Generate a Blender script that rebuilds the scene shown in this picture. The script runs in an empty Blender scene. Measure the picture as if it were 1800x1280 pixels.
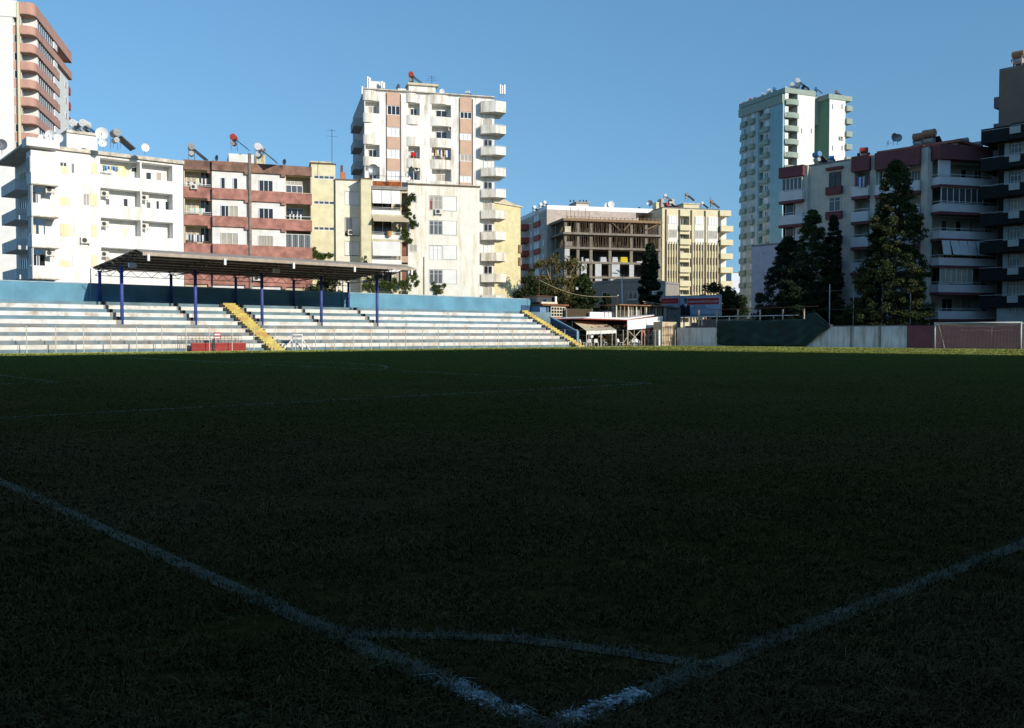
import bpy, math, random
import numpy as np
from mathutils import Vector, Matrix
R = math.radians
random.seed(7)
rng = np.random.default_rng(11)
scene = bpy.context.scene
COL = scene.collection

# ---------------------------------------------------------------- camera
FPX, PITCH, CH = 1635.0, R(1.7515), 1.25
CX, CY = -2.025, -2.092
FX, FY = 0.66667, 0.74535          # level heading; world X runs along the far stand, Y across the pitch
RX, RY = FY, -FX
cam_d = bpy.data.cameras.new("camera"); cam = bpy.data.objects.new("camera", cam_d); COL.objects.link(cam)
cam.location = (CX, CY, CH)
cam.rotation_euler = (R(90) - PITCH, 0, math.atan2(-FX, FY))
cam_d.sensor_width = 36; cam_d.lens = 36 * FPX / 1800
cam_d.clip_start = 0.05; cam_d.clip_end = 4000
scene.camera = cam

# ---------------------------------------------------------------- light
SUN = Vector((0.08, -1.0, 0.335)).normalized()       # towards the sun
world = bpy.data.worlds.new("World"); scene.world = world; world.use_nodes = True
wt = world.node_tree; wt.nodes.clear()
wo = wt.nodes.new("ShaderNodeOutputWorld"); bg = wt.nodes.new("ShaderNodeBackground")
sky = wt.nodes.new("ShaderNodeTexSky"); sky.sky_type = 'NISHITA'; sky.sun_disc = False
sky.sun_elevation = math.asin(SUN.z); sky.sun_rotation = math.atan2(SUN.x, SUN.y)
sky.air_density = 1.7; sky.dust_density = 0.3; sky.ozone_density = 5.0; sky.altitude = 50
bg.inputs[1].default_value = 0.103
hs_ = wt.nodes.new('ShaderNodeHueSaturation'); hs_.inputs['Saturation'].default_value = 1.11
wt.links.new(sky.outputs[0], hs_.inputs['Color']); wt.links.new(hs_.outputs[0], bg.inputs[0]); wt.links.new(bg.outputs[0], wo.inputs[0])
sd = bpy.data.lights.new("sun", 'SUN'); sd.energy = 2.4; sd.angle = R(0.55); sd.color = (1.0, 0.925, 0.81)
so = bpy.data.objects.new("sun", sd); COL.objects.link(so)
so.rotation_euler = SUN.to_track_quat('Z', 'Y').to_euler(); so.location = (0, -60, 60)
tcw = wt.nodes.new('ShaderNodeTexCoord'); spw = wt.nodes.new('ShaderNodeSeparateXYZ'); cbw = wt.nodes.new('ShaderNodeCombineXYZ'); mzw = wt.nodes.new('ShaderNodeMath')
mzw.operation = 'MULTIPLY_ADD'; mzw.inputs[1].default_value = .76; mzw.inputs[2].default_value = .24      # evener, clearer horizon
wt.links.new(tcw.outputs['Generated'], spw.inputs[0]); wt.links.new(spw.outputs[0], cbw.inputs[0]); wt.links.new(spw.outputs[1], cbw.inputs[1])
wt.links.new(spw.outputs[2], mzw.inputs[0]); wt.links.new(mzw.outputs[0], cbw.inputs[2]); wt.links.new(cbw.outputs[0], sky.inputs[0])
vs = scene.view_settings
vs.view_transform = 'Standard'; vs.look = 'None'; vs.exposure = 0.9; vs.gamma = 1.0; vs.use_curve_mapping = False
scene.cycles.max_bounces = 6; scene.cycles.diffuse_bounces = 3; scene.cycles.glossy_bounces = 3
scene.cycles.use_denoising = True

# ---------------------------------------------------------------- pixel -> place helpers (photo pixels, 1800 x 1280)
CAM = np.array([CX, CY, CH])
F3 = np.array([FX*math.cos(PITCH), FY*math.cos(PITCH), -math.sin(PITCH)])
U3 = np.array([FX*math.sin(PITCH), FY*math.sin(PITCH), math.cos(PITCH)])
R3 = np.array([RX, RY, 0.0])
def ray(u, v): return F3*FPX + (u-900)*R3 + (640-v)*U3
def atd(u, d, v=590.0):             # point seen at pixel (u, v) at level distance d ahead
    r = ray(u, v); k = d/(r[0]*FX + r[1]*FY); return CAM + r*k
def ground(u, v, z=0.0):
    r = ray(u, v); k = (z-CH)/r[2]; return CAM + r*k

# ---------------------------------------------------------------- materials
def lin(h):
    h = h.lstrip('#'); c = [int(h[i:i+2], 16)/255 for i in (0, 2, 4)]
    return tuple(x/12.92 if x <= .04045 else ((x+.055)/1.055)**2.4 for x in c)
MATS = {}
def mat(name, col, rough=.85, metal=0., var=.12, scale=1.2, stain=0., stain_col=(.10,.07,.04), bump=0., spec=.3, streak=False, st0=.54):
    if name in MATS: return MATS[name]
    if isinstance(col, str): col = lin(col)
    m = bpy.data.materials.new(name); m.use_nodes = True; MATS[name] = m
    t = m.node_tree; n = t.nodes; l = t.links; b = n["Principled BSDF"]
    b.inputs["Roughness"].default_value = rough; b.inputs["Metallic"].default_value = metal
    b.inputs["Specular IOR Level"].default_value = spec
    if var == 0 and stain == 0:
        b.inputs["Base Color"].default_value = (*col, 1); return m
    tc = n.new("ShaderNodeTexCoord"); mp = n.new("ShaderNodeMapping"); l.new(tc.outputs["Object"], mp.inputs[0])
    n1 = n.new("ShaderNodeTexNoise"); n1.inputs["Scale"].default_value = scale; n1.inputs["Detail"].default_value = 6
    l.new(mp.outputs[0], n1.inputs["Vector"])
    r1 = n.new("ShaderNodeMapRange"); r1.inputs[1].default_value = .3; r1.inputs[2].default_value = .7
    r1.inputs[3].default_value = 1-var*1.6; r1.inputs[4].default_value = 1+var*.5
    l.new(n1.outputs[0], r1.inputs[0])
    mx = n.new("ShaderNodeMix"); mx.data_type = 'RGBA'; mx.blend_type = 'MULTIPLY'; mx.inputs[0].default_value = 1
    mx.inputs[6].default_value = (*col, 1); l.new(r1.outputs[0], mx.inputs[7])
    out = mx.outputs[2]
    if stain > 0:
        mp2 = n.new("ShaderNodeMapping"); mp2.inputs["Scale"].default_value = (1.6, 1.6, .22) if streak else (.8, .8, .8)
        l.new(tc.outputs["Object"], mp2.inputs[0])
        n2 = n.new("ShaderNodeTexNoise"); n2.inputs["Scale"].default_value = 1.1; n2.inputs["Detail"].default_value = 8
        n2.inputs["Roughness"].default_value = .65
        l.new(mp2.outputs[0], n2.inputs["Vector"])
        r2 = n.new("ShaderNodeMapRange"); r2.inputs[1].default_value = st0; r2.inputs[2].default_value = st0+.18
        r2.inputs[3].default_value = 0; r2.inputs[4].default_value = stain
        l.new(n2.outputs[0], r2.inputs[0])
        m2 = n.new("ShaderNodeMix"); m2.data_type = 'RGBA'; l.new(r2.outputs[0], m2.inputs[0])
        l.new(out, m2.inputs[6]); m2.inputs[7].default_value = (*stain_col, 1); out = m2.outputs[2]
    l.new(out, b.inputs["Base Color"])
    if bump > 0:
        bp = n.new("ShaderNodeBump"); bp.inputs["Strength"].default_value = bump; bp.inputs["Distance"].default_value = .05
        n3 = n.new("ShaderNodeTexNoise"); n3.inputs["Scale"].default_value = 9; n3.inputs["Detail"].default_value = 5
        l.new(mp.outputs[0], n3.inputs["Vector"])
        l.new(n3.outputs[0], bp.inputs["Height"]); l.new(bp.outputs[0], b.inputs["Normal"])
    return m

# ---------------------------------------------------------------- mesh builder
class Plane:
    """upright plane: origin (x, y), direction th of its right-hand axis (0 = along +X); t grows away from the viewer"""
    def __init__(s, x, y, th):
        s.o = np.array([x, y, 0.0]); s.th = th
        s.d = np.array([math.cos(R(th)), math.sin(R(th)), 0.0]); s.n = np.array([-s.d[1], s.d[0], 0.0])
    @staticmethod
    def px(u, dist, th):
        p = atd(u, dist); return Plane(p[0], p[1], th)
    def at(s, a, z, t=0.0): return s.o + s.d*a + s.n*t + np.array([0, 0, z])
    def pix(s, u, v, t=0.0):
        r = ray(u, v); q = s.o + s.n*t; k = np.dot(q-CAM, s.n)/np.dot(r, s.n); p = CAM + r*k
        return float(np.dot(p-s.o, s.d)), float(p[2])
    def rect(s, u0, u1, v0, v1, t=0.0):          # v0 top, v1 bottom
        um, vm = (u0+u1)/2, (v0+v1)/2
        return (s.pix(u0, vm, t)[0], s.pix(u1, vm, t)[0], s.pix(um, v1, t)[1], s.pix(um, v0, t)[1])
    def side(s, a, turn):                        # plane through the point a along this one, turned
        p = s.at(a, 0); return Plane(p[0], p[1], s.th+turn)
def sh(r, dz): return (r[0], r[1], r[2]+dz, r[3]+dz)

class MB:
    def __init__(s): s.v = []; s.f = []
    def quad(s, a, b, c, d):
        k = len(s.v); s.v += [a, b, c, d]; s.f.append((k, k+1, k+2, k+3)); return s
    def poly(s, pts):
        k = len(s.v); s.v += list(pts); s.f.append(tuple(range(k, k+len(pts)))); return s
    def hexa(s, p):                              # 8 corners: bottom ring 0-3, top ring 4-7
        k = len(s.v); s.v += list(p)
        s.f += [(k+3, k+2, k+1, k), (k+4, k+5, k+6, k+7), (k, k+1, k+5, k+4), (k+1, k+2, k+6, k+5), (k+2, k+3, k+7, k+6), (k+3, k, k+4, k+7)]
        return s
    def box(s, x0, x1, y0, y1, z0, z1):
        return s.hexa([(x0, y0, z0), (x1, y0, z0), (x1, y1, z0), (x0, y1, z0), (x0, y0, z1), (x1, y0, z1), (x1, y1, z1), (x0, y1, z1)])
    def pbox(s, P, a0, a1, z0, z1, t0, t1):      # box in a plane's own axes
        return s.hexa([P.at(a0, z0, t0), P.at(a1, z0, t0), P.at(a1, z0, t1), P.at(a0, z0, t1),
                       P.at(a0, z1, t0), P.at(a1, z1, t0), P.at(a1, z1, t1), P.at(a0, z1, t1)])
    def tube(s, p, q, r, n=6, r2=None):
        p = np.array(p, float); q = np.array(q, float); d = q-p; L = np.linalg.norm(d)
        if L < 1e-6: return s
        d /= L; a = np.cross(d, [0, 0, 1]) if abs(d[2]) < .9 else np.cross(d, [1, 0, 0]); a /= np.linalg.norm(a); b = np.cross(d, a)
        k = len(s.v); r2 = r if r2 is None else r2
        for c, rr in ((p, r), (q, r2)):
            for i in range(n):
                t = 2*math.pi*i/n; s.v.append(c + a*math.cos(t)*rr + b*math.sin(t)*rr)
        for i in range(n):
            j = (i+1) % n; s.f.append((k+i, k+j, k+n+j, k+n+i))
        s.f.append(tuple(k+i for i in range(n))[::-1]); s.f.append(tuple(k+n+i for i in range(n)))
        return s
    def path(s, pts, r, n=5):
        for a, b in zip(pts[:-1], pts[1:]): s.tube(a, b, r, n)
        return s
    def prism(s, P, poly, t0, t1):               # outline (a, z) in plane P, extruded in depth
        n = len(poly); k = len(s.v)
        s.v += [P.at(a, z, t0) for a, z in poly] + [P.at(a, z, t1) for a, z in poly]
        s.f.append(tuple(range(k, k+n))); s.f.append(tuple(range(k+n, k+2*n))[::-1])
        for i in range(n):
            j = (i+1) % n; s.f.append((k+j, k+i, k+n+i, k+n+j))
        return s
    def plan(s, pts, z0, z1):                    # plan outline (x, y), extruded upward
        n = len(pts); k = len(s.v)
        s.v += [(x, y, z0) for x, y in pts] + [(x, y, z1) for x, y in pts]
        s.f.append(tuple(range(k, k+n))[::-1]); s.f.append(tuple(range(k+n, k+2*n)))
        for i in range(n):
            j = (i+1) % n; s.f.append((k+i, k+j, k+n+j, k+n+i))
        return s
    def strip(s, pts, z0, z1, w):                # a thin wall of thickness w along a plan polyline
        for (a, b) in zip(pts[:-1], pts[1:]):
            a = np.array(a, float); b = np.array(b, float); d = b-a; L = np.linalg.norm(d); d /= L; n = np.array([-d[1], d[0]])*w
            a2 = a-d*.001; b2 = b+d*.001
            s.hexa([(*a2, z0), (*b2, z0), (*(b2+n), z0), (*(a2+n), z0), (*a2, z1), (*b2, z1), (*(b2+n), z1), (*(a2+n), z1)])
        return s
    def holes(s, P, a0, a1, z0, z1, hs, t=0.0, back=False):   # a wall sheet with openings; hs = [(a0,a1,z0,z1,depth,backed)]
        A = sorted({a0, a1, *[min(max(x, a0), a1) for h in hs for x in h[:2]]})
        Z = sorted({z0, z1, *[min(max(x, z0), z1) for h in hs for x in h[2:4]]})
        for i in range(len(A)-1):
            j = 0
            while j < len(Z)-1:
                am = (A[i]+A[i+1])/2; ins = lambda j: any(h[0] < am < h[1] and h[2] < (Z[j]+Z[j+1])/2 < h[3] for h in hs)
                if ins(j): j += 1; continue
                j1 = j
                while j1+1 < len(Z)-1 and not ins(j1+1): j1 += 1
                s.quad(P.at(A[i], Z[j], t), P.at(A[i+1], Z[j], t), P.at(A[i+1], Z[j1+1], t), P.at(A[i], Z[j1+1], t)); j = j1+1
        for h in hs:
            b0, b1, c0, c1, d = h[:5]
            s.quad(P.at(b0, c0, t), P.at(b0, c1, t), P.at(b0, c1, t+d), P.at(b0, c0, t+d))
            s.quad(P.at(b1, c0, t), P.at(b1, c0, t+d), P.at(b1, c1, t+d), P.at(b1, c1, t))
            s.quad(P.at(b0, c0, t), P.at(b0, c0, t+d), P.at(b1, c0, t+d), P.at(b1, c0, t))
            s.quad(P.at(b0, c1, t), P.at(b1, c1, t), P.at(b1, c1, t+d), P.at(b0, c1, t+d))
            if len(h) > 5 and h[5]: s.quad(P.at(b0, c0, t+d), P.at(b0, c1, t+d), P.at(b1, c1, t+d), P.at(b1, c0, t+d))
        return s
    def build(s, name, m, parent=None, origin=None, smooth=False, root=None):
        """parent = Empty or part (children share the root's frame)"""
        v = np.array(s.v, float).reshape(-1, 3)
        if root is not None: v = v - np.array(root.location)
        elif parent is not None:
            r = parent
            while r.parent: r = r.parent
            v = v - np.array(r.location)
        elif origin is not None: v = v - np.array(origin)
        me = bpy.data.meshes.new(name); me.from_pydata(v.tolist(), [], s.f); me.materials.append(m)
        if smooth: me.polygons.foreach_set("use_smooth", [True]*len(me.polygons))
        o = bpy.data.objects.new(name, me); COL.objects.link(o)
        if parent is not None: o.parent = parent
        elif origin is not None: o.location = origin
        return o

def tag(o, label=None, cat=None, group=None, kind=None):
    if label: o["label"] = label
    if cat: o["category"] = cat
    if group: o["group"] = group
    if kind: o["kind"] = kind
    return o
def thing(name, label, cat, loc=(0, 0, 0), group=None, rz=0.0):
    o = bpy.data.objects.new(name, None); COL.objects.link(o); o.location = tuple(float(x) for x in loc); o.rotation_euler.z = rz
    o.empty_display_size = .3
    return tag(o, label, cat, group)
KIDS = {}
def kids(o):
    return [c for c in bpy.data.objects if c.parent == o]
def clone(root, loc, rz, label, group=None, scale=1.0):
    if root.name not in KIDS:
        KIDS[root.name] = [(c, kids(c)) for c in kids(root)]
    r = root.copy(); COL.objects.link(r); r.location = tuple(float(x) for x in loc); r.rotation_euler.z = rz; r.scale = (scale,)*3
    r["label"] = label
    if group: r["group"] = group
    for c, gs in KIDS[root.name]:
        c2 = c.copy(); COL.objects.link(c2); c2.parent = r
        for g in gs:
            g2 = g.copy(); COL.objects.link(g2); g2.parent = c2
    return r
def remove_tree(o):
    for c in kids(o):
        for g in kids(c): bpy.data.objects.remove(g)
        bpy.data.objects.remove(c)
    bpy.data.objects.remove(o)
ORD = ["first", "second", "third", "fourth", "fifth", "sixth", "seventh", "eighth", "ninth", "tenth", "eleventh", "twelfth", "thirteenth", "fourteenth", "fifteenth", "sixteenth", "seventeenth", "eighteenth", "nineteenth", "twentieth"]

# shared materials
M = dict(
    glass=mat("glass_dark", (.018, .02, .024), .12, var=0, spec=.6),
    glass2=mat("glass_grey", (.07, .08, .09), .2, var=0, spec=.6),
    curtain=mat("curtain_cloth", (.42, .38, .31), .8, var=.1),
    blind=mat("blind_white", (.74, .74, .72), .6, var=.05),
    cream_blind=mat("blind_cream", (.70, .64, .42), .7, var=.06),
    frame=mat("frame_white", (.72, .72, .70), .5, var=.05),
    frameb=mat("frame_brown", (.10, .05, .03), .6, var=.1),
    metal=mat("metal_grey", (.30, .31, .32), .45, .6, var=.1),
    dark=mat("metal_dark", (.035, .035, .04), .6, var=.1),
    white=mat("white_plain", (.78, .78, .76), .5, var=.05),
    roof=mat("roof_grey", (.22, .21, .2), .9, var=.2, stain=.4),
    ac=mat("ac_casing", (.62, .60, .54), .5, var=.06),
    conc=mat("concrete", (.33, .31, .28), .9, var=.2, stain=.35, bump=.2),
    rust=mat("rusty_steel", (.22, .09, .045), .8, var=.35, scale=3),
    wood=mat("timber", (.30, .20, .11), .8, var=.3, scale=4),
)

# window: frame mesh > pane child (> shutter child)
def window(parent, P, r, t, n=2, style='dark', fr='frame', bw=.06, shutter=0.0, bars=False, transom=False):
    a0, a1, z0, z1 = r; f = MB(); w = bw
    f.pbox(P, a0, a1, z0, z0+w, t-.05, t+.03); f.pbox(P, a0, a1, z1-w, z1, t-.05, t+.03)
    for i in range(n+1):
        a = a0 + (a1-a0-w)*i/n; f.pbox(P, a, a+w, z0+w, z1-w, t-.05, t+.03)
    if transom:
        zz = z1-(z1-z0)*.3; f.pbox(P, a0+w, a1-w, zz, zz+w*.7, t-.047, t+.02)
    if bars:
        k = max(4, int((a1-a0)/.16))
        for i in range(1, k): f.tube(P.at(a0+(a1-a0)*i/k, z0, t-.12), P.at(a0+(a1-a0)*i/k, z1, t-.12), .012, 4)
    wo_ = f.build("window", M[fr], parent)
    g = {'dark': 'glass', 'grey': 'glass2', 'curtain': 'curtain', 'blind': 'blind', 'cream': 'cream_blind'}[style]
    MB().quad(P.at(a0+w/2, z0+w/2, t), P.at(a1-w/2, z0+w/2, t), P.at(a1-w/2, z1-w/2, t), P.at(a0+w/2, z1-w/2, t)).build("pane", M[g], wo_)
    if shutter > 0:
        MB().pbox(P, a0+.03, a1-.03, z1-(z1-z0)*shutter, z1-.02, t-.075, t-.055).build("shutter", M['blind'], wo_)
    return wo_
STY = ['dark', 'grey', 'dark', 'curtain', 'dark', 'grey']
def rstyle(): return random.choice(STY)

def balcony(parent, P, a0, a1, z0, hp, t0, m, cut=0.0, rail=False, w=.12, slab=.16, t1=0.0, sides=True):
    """slab at z0 with a solid parapet of height hp round its front, t0 (<0) in front of the wall plane; cut = chamfered corners"""
    b = MB()
    if cut > 0: out = [(a0, t1), (a0, t0+cut*.6), (a0+cut, t0), (a1-cut, t0), (a1, t0+cut*.6), (a1, t1)]
    else: out = [(a0, t1), (a0, t0), (a1, t0), (a1, t1)]
    pl = [tuple(P.at(a, 0, t)[:2]) for a, t in out]
    b.plan(pl, z0, z0+slab)
    segs = pl if sides else pl[1:-1]
    ins = [tuple(P.at(a + (w if a < (a0+a1)/2 else -w)*0, 0, t)[:2]) for a, t in out]
    b.strip(segs, z0+slab-.002, z0+hp, w)
    o = b.build("balcony", m, parent)
    if rail:
        r = MB(); zt = z0+hp+.28
        pts = [P.at(a, zt, t) for a, t in (out if sides else out[1:-1])]
        r.path(pts, .03)
        for p in pts: r.tube((p[0], p[1], z0+hp), p, .025, 4)
        r.build("railing", M['frame'], o)
    return o
# ---------------------------------------------------------------- ground, pitch, markings, turf
def ground_mat():
    m = bpy.data.materials.new("bare_ground"); m.use_nodes = True; t = m.node_tree; n = t.nodes; l = t.links; b = n["Principled BSDF"]
    b.inputs["Roughness"].default_value = .95
    g = n.new("ShaderNodeNewGeometry"); a = n.new("ShaderNodeTexNoise"); a.inputs["Scale"].default_value = .35; a.inputs["Detail"].default_value = 9
    l.new(g.outputs["Position"], a.inputs["Vector"])
    c = n.new("ShaderNodeValToRGB"); c.color_ramp.elements[0].color = (.10, .085, .05, 1); c.color_ramp.elements[1].color = (.17, .15, .11, 1)
    c.color_ramp.elements[0].position = .35; c.color_ramp.elements[1].position = .65
    l.new(a.outputs[0], c.inputs[0]); l.new(c.outputs[0], b.inputs["Base Color"]); return m
def turf_mat(name, mark=False, blades=False):
    m = bpy.data.materials.new(name); m.use_nodes = True; t = m.node_tree; n = t.nodes; l = t.links; b = n["Principled BSDF"]
    b.inputs["Roughness"].default_value = .95; b.inputs["Specular IOR Level"].default_value = 0
    g = n.new("ShaderNodeNewGeometry")
    mp = n.new("ShaderNodeMapping"); mp.inputs["Scale"].default_value = (1, 1, 0); l.new(g.outputs["Position"], mp.inputs[0])
    def noise(s, d=6, off=0):
        a = n.new("ShaderNodeTexNoise"); a.inputs["Scale"].default_value = s; a.inputs["Detail"].default_value = d
        l.new(mp.outputs[0], a.inputs["Vector"]); return a
    def ramp(src, p0, c0, p1, c1):
        c = n.new("ShaderNodeValToRGB"); e = c.color_ramp.elements; e[0].position = p0; e[0].color = (*c0, 1); e[1].position = p1; e[1].color = (*c1, 1)
        l.new(src, c.inputs[0]); return c.outputs[0]
    def mix(f, a, c, bt='MIX'):
        x = n.new("ShaderNodeMix"); x.data_type = 'RGBA'; x.blend_type = bt
        if isinstance(f, float): x.inputs[0].default_value = f
        else: l.new(f, x.inputs[0])
        for k, q in ((6, a), (7, c)):
            if isinstance(q, tuple): x.inputs[k].default_value = (*q, 1)
            else: l.new(q, x.inputs[k])
        return x.outputs[2]
    base = ramp(noise(.16, 8).outputs[0], .38, (.092, .074, .024), .62, (.145, .088, .044))
    # worn, dry patches
    w = n.new("ShaderNodeMapRange"); w.inputs[1].default_value = .60; w.inputs[2].default_value = .72; w.inputs[4].default_value = .55
    l.new(noise(.42, 7).outputs[0], w.inputs[0])
    base = mix(w.outputs[0], base, (.12, .085, .05))
    sx_ = n.new("ShaderNodeSeparateXYZ"); l.new(g.outputs["Position"], sx_.inputs[0]); ad = n.new("ShaderNodeMath"); ad.operation = 'ADD'; l.new(sx_.outputs[0], ad.inputs[0]); l.new(sx_.outputs[1], ad.inputs[1])
    far = n.new("ShaderNodeMapRange"); far.inputs[1].default_value = 4; far.inputs[2].default_value = 46; far.inputs[4].default_value = .8; l.new(ad.outputs[0], far.inputs[0])
    base = mix(far.outputs[0], base, (.108, .138, .030))        # greener, fuller turf away from the worn corner
    fine = ramp(noise(14, 8).outputs[0], .3, (.55, .55, .55), .7, (1.3, 1.3, 1.3))
    base = mix(1.0, base, fine, 'MULTIPLY')
    if mark:
        k = n.new("ShaderNodeMapRange"); k.inputs[1].default_value = .36; k.inputs[2].default_value = .60; k.inputs[3].default_value = .12; k.inputs[4].default_value = .42
        l.new(noise(55, 8).outputs[0], k.inputs[0])
        base = mix(k.outputs[0], base, (.26, .29, .25))
    if blades:
        at = n.new("ShaderNodeAttribute"); at.attribute_name = "tint"
        sp = n.new("ShaderNodeSeparateColor"); l.new(at.outputs["Color"], sp.inputs[0])
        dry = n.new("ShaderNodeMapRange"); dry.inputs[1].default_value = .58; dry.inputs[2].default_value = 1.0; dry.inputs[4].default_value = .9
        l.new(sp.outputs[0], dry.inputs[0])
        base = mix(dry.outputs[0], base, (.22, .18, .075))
        base = mix(sp.outputs[2], base, (.48, .52, .13))  # brighter grass colour that stands for the sunlit far strip
        base = mix(sp.outputs[1], base, (.43, .47, .41))
    if not blades:
        base = mix(1.0, base, (.62, .60, .55) if not mark else (.9, .9, .9), 'MULTIPLY')      # sheet between the blades toned darker
    l.new(base, b.inputs["Base Color"])
    return m
TURF = turf_mat("turf"); MARK = turf_mat("turf_paint", mark=True); BLADE = turf_mat("turf_blades", blades=True)
g = MB(); g.quad((-900, -700, -.02), (1500, -700, -.02), (1500, 1500, -.02), (-900, 1500, -.02)).build("ground", ground_mat())["kind"] = "structure"
g = MB(); g.quad((-14, -5.5, -.004), (90.9, -5.5, -.004), (90.9, 70.6, -.004), (-14, 70.6, -.004)).build("pitch", TURF)["kind"] = "structure"
LW = .10; PW = 67.4; PL = 87.8; z = .0
mk = MB()
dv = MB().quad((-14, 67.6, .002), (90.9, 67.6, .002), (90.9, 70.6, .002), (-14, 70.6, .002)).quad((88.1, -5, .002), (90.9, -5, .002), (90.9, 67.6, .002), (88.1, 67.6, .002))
dv.build('dry_sunlit_verge', mat('verge_dry_sunlit_grass', (.38, .33, .12), .95, var=.3, scale=1.5, spec=0))['kind'] = 'structure'  # dry verge, coloured pale to carry the sunlit strip as well
def ln(x0, y0, x1, y1, w=LW):
    d = Vector((x1-x0, y1-y0)).normalized(); nx, ny = -d.y*w/2, d.x*w/2
    L = math.hypot(x1-x0, y1-y0); k = max(1, int(L/4))
    for i in range(k):
        a, b_ = i/k, (i+1)/k
        xa, ya, xb, yb = x0+(x1-x0)*a, y0+(y1-y0)*a, x0+(x1-x0)*b_, y0+(y1-y0)*b_
        mk.quad((xa-nx, ya-ny, z), (xb-nx, yb-ny, z), (xb+nx, yb+ny, z), (xa+nx, ya+ny, z))
def arc(cx, cy, r, a0, a1, w=LW, n=40):
    for i in range(n):
        p, q = R(a0+(a1-a0)*i/n), R(a0+(a1-a0)*(i+1)/n)
        mk.quad(*[(cx+rr*math.cos(a), cy+rr*math.sin(a), z) for a, rr in ((p, r-w/2), (p, r+w/2), (q, r+w/2), (q, r-w/2))])
ln(.06, 0, PL, 0); ln(0, -.06, 0, PW-.06); ln(-.06, PW, PL-.06, PW); ln(PL, -.06, PL, PW+.06)
ARC = [tuple(ground(u, v)[:2]) for u, v in ((632, 1117), (700, 1116), (800, 1118), (900, 1122), (1000, 1134), (1100, 1148), (1200, 1163), (1245, 1172))]
for (xa, ya), (xb, yb) in zip(ARC[:-1], ARC[1:]): ln(xa, ya, xb, yb, .085)
def darc(x, y):
    m = np.full(len(x), 9.0)
    for (xa, ya), (xb, yb) in zip(ARC[:-1], ARC[1:]):
        dx, dy = xb-xa, yb-ya; t = np.clip(((x-xa)*dx+(y-ya)*dy)/(dx*dx+dy*dy), 0, 1); m = np.minimum(m, np.hypot(x-xa-t*dx, y-ya-t*dy))
    return m
ln(16.9, 13.6, 16.9, 53.8); ln(.06, 13.6, 16.84, 13.6); ln(.06, 53.8, 16.84, 53.8)
ln(5.5, 24.5, 5.5, 43); ln(.06, 24.5, 5.44, 24.5); ln(.06, 43, 5.44, 43)
arc(11.2, 33.7, 9.15, -51, 51)
ln(43.9, .06, 43.9, PW-.06); arc(43.9, 33.7, 9.15, 0, 360, n=90)
ln(PL-16.5, 13.6, PL-16.5, 53.8); ln(PL-16.44, 13.6, PL-.06, 13.6); ln(PL-16.44, 53.8, PL-.06, 53.8)
ln(PL-5.5, 24.5, PL-5.5, 43)
tag(mk.build("pitch_markings", MARK), kind="structure")

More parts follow.
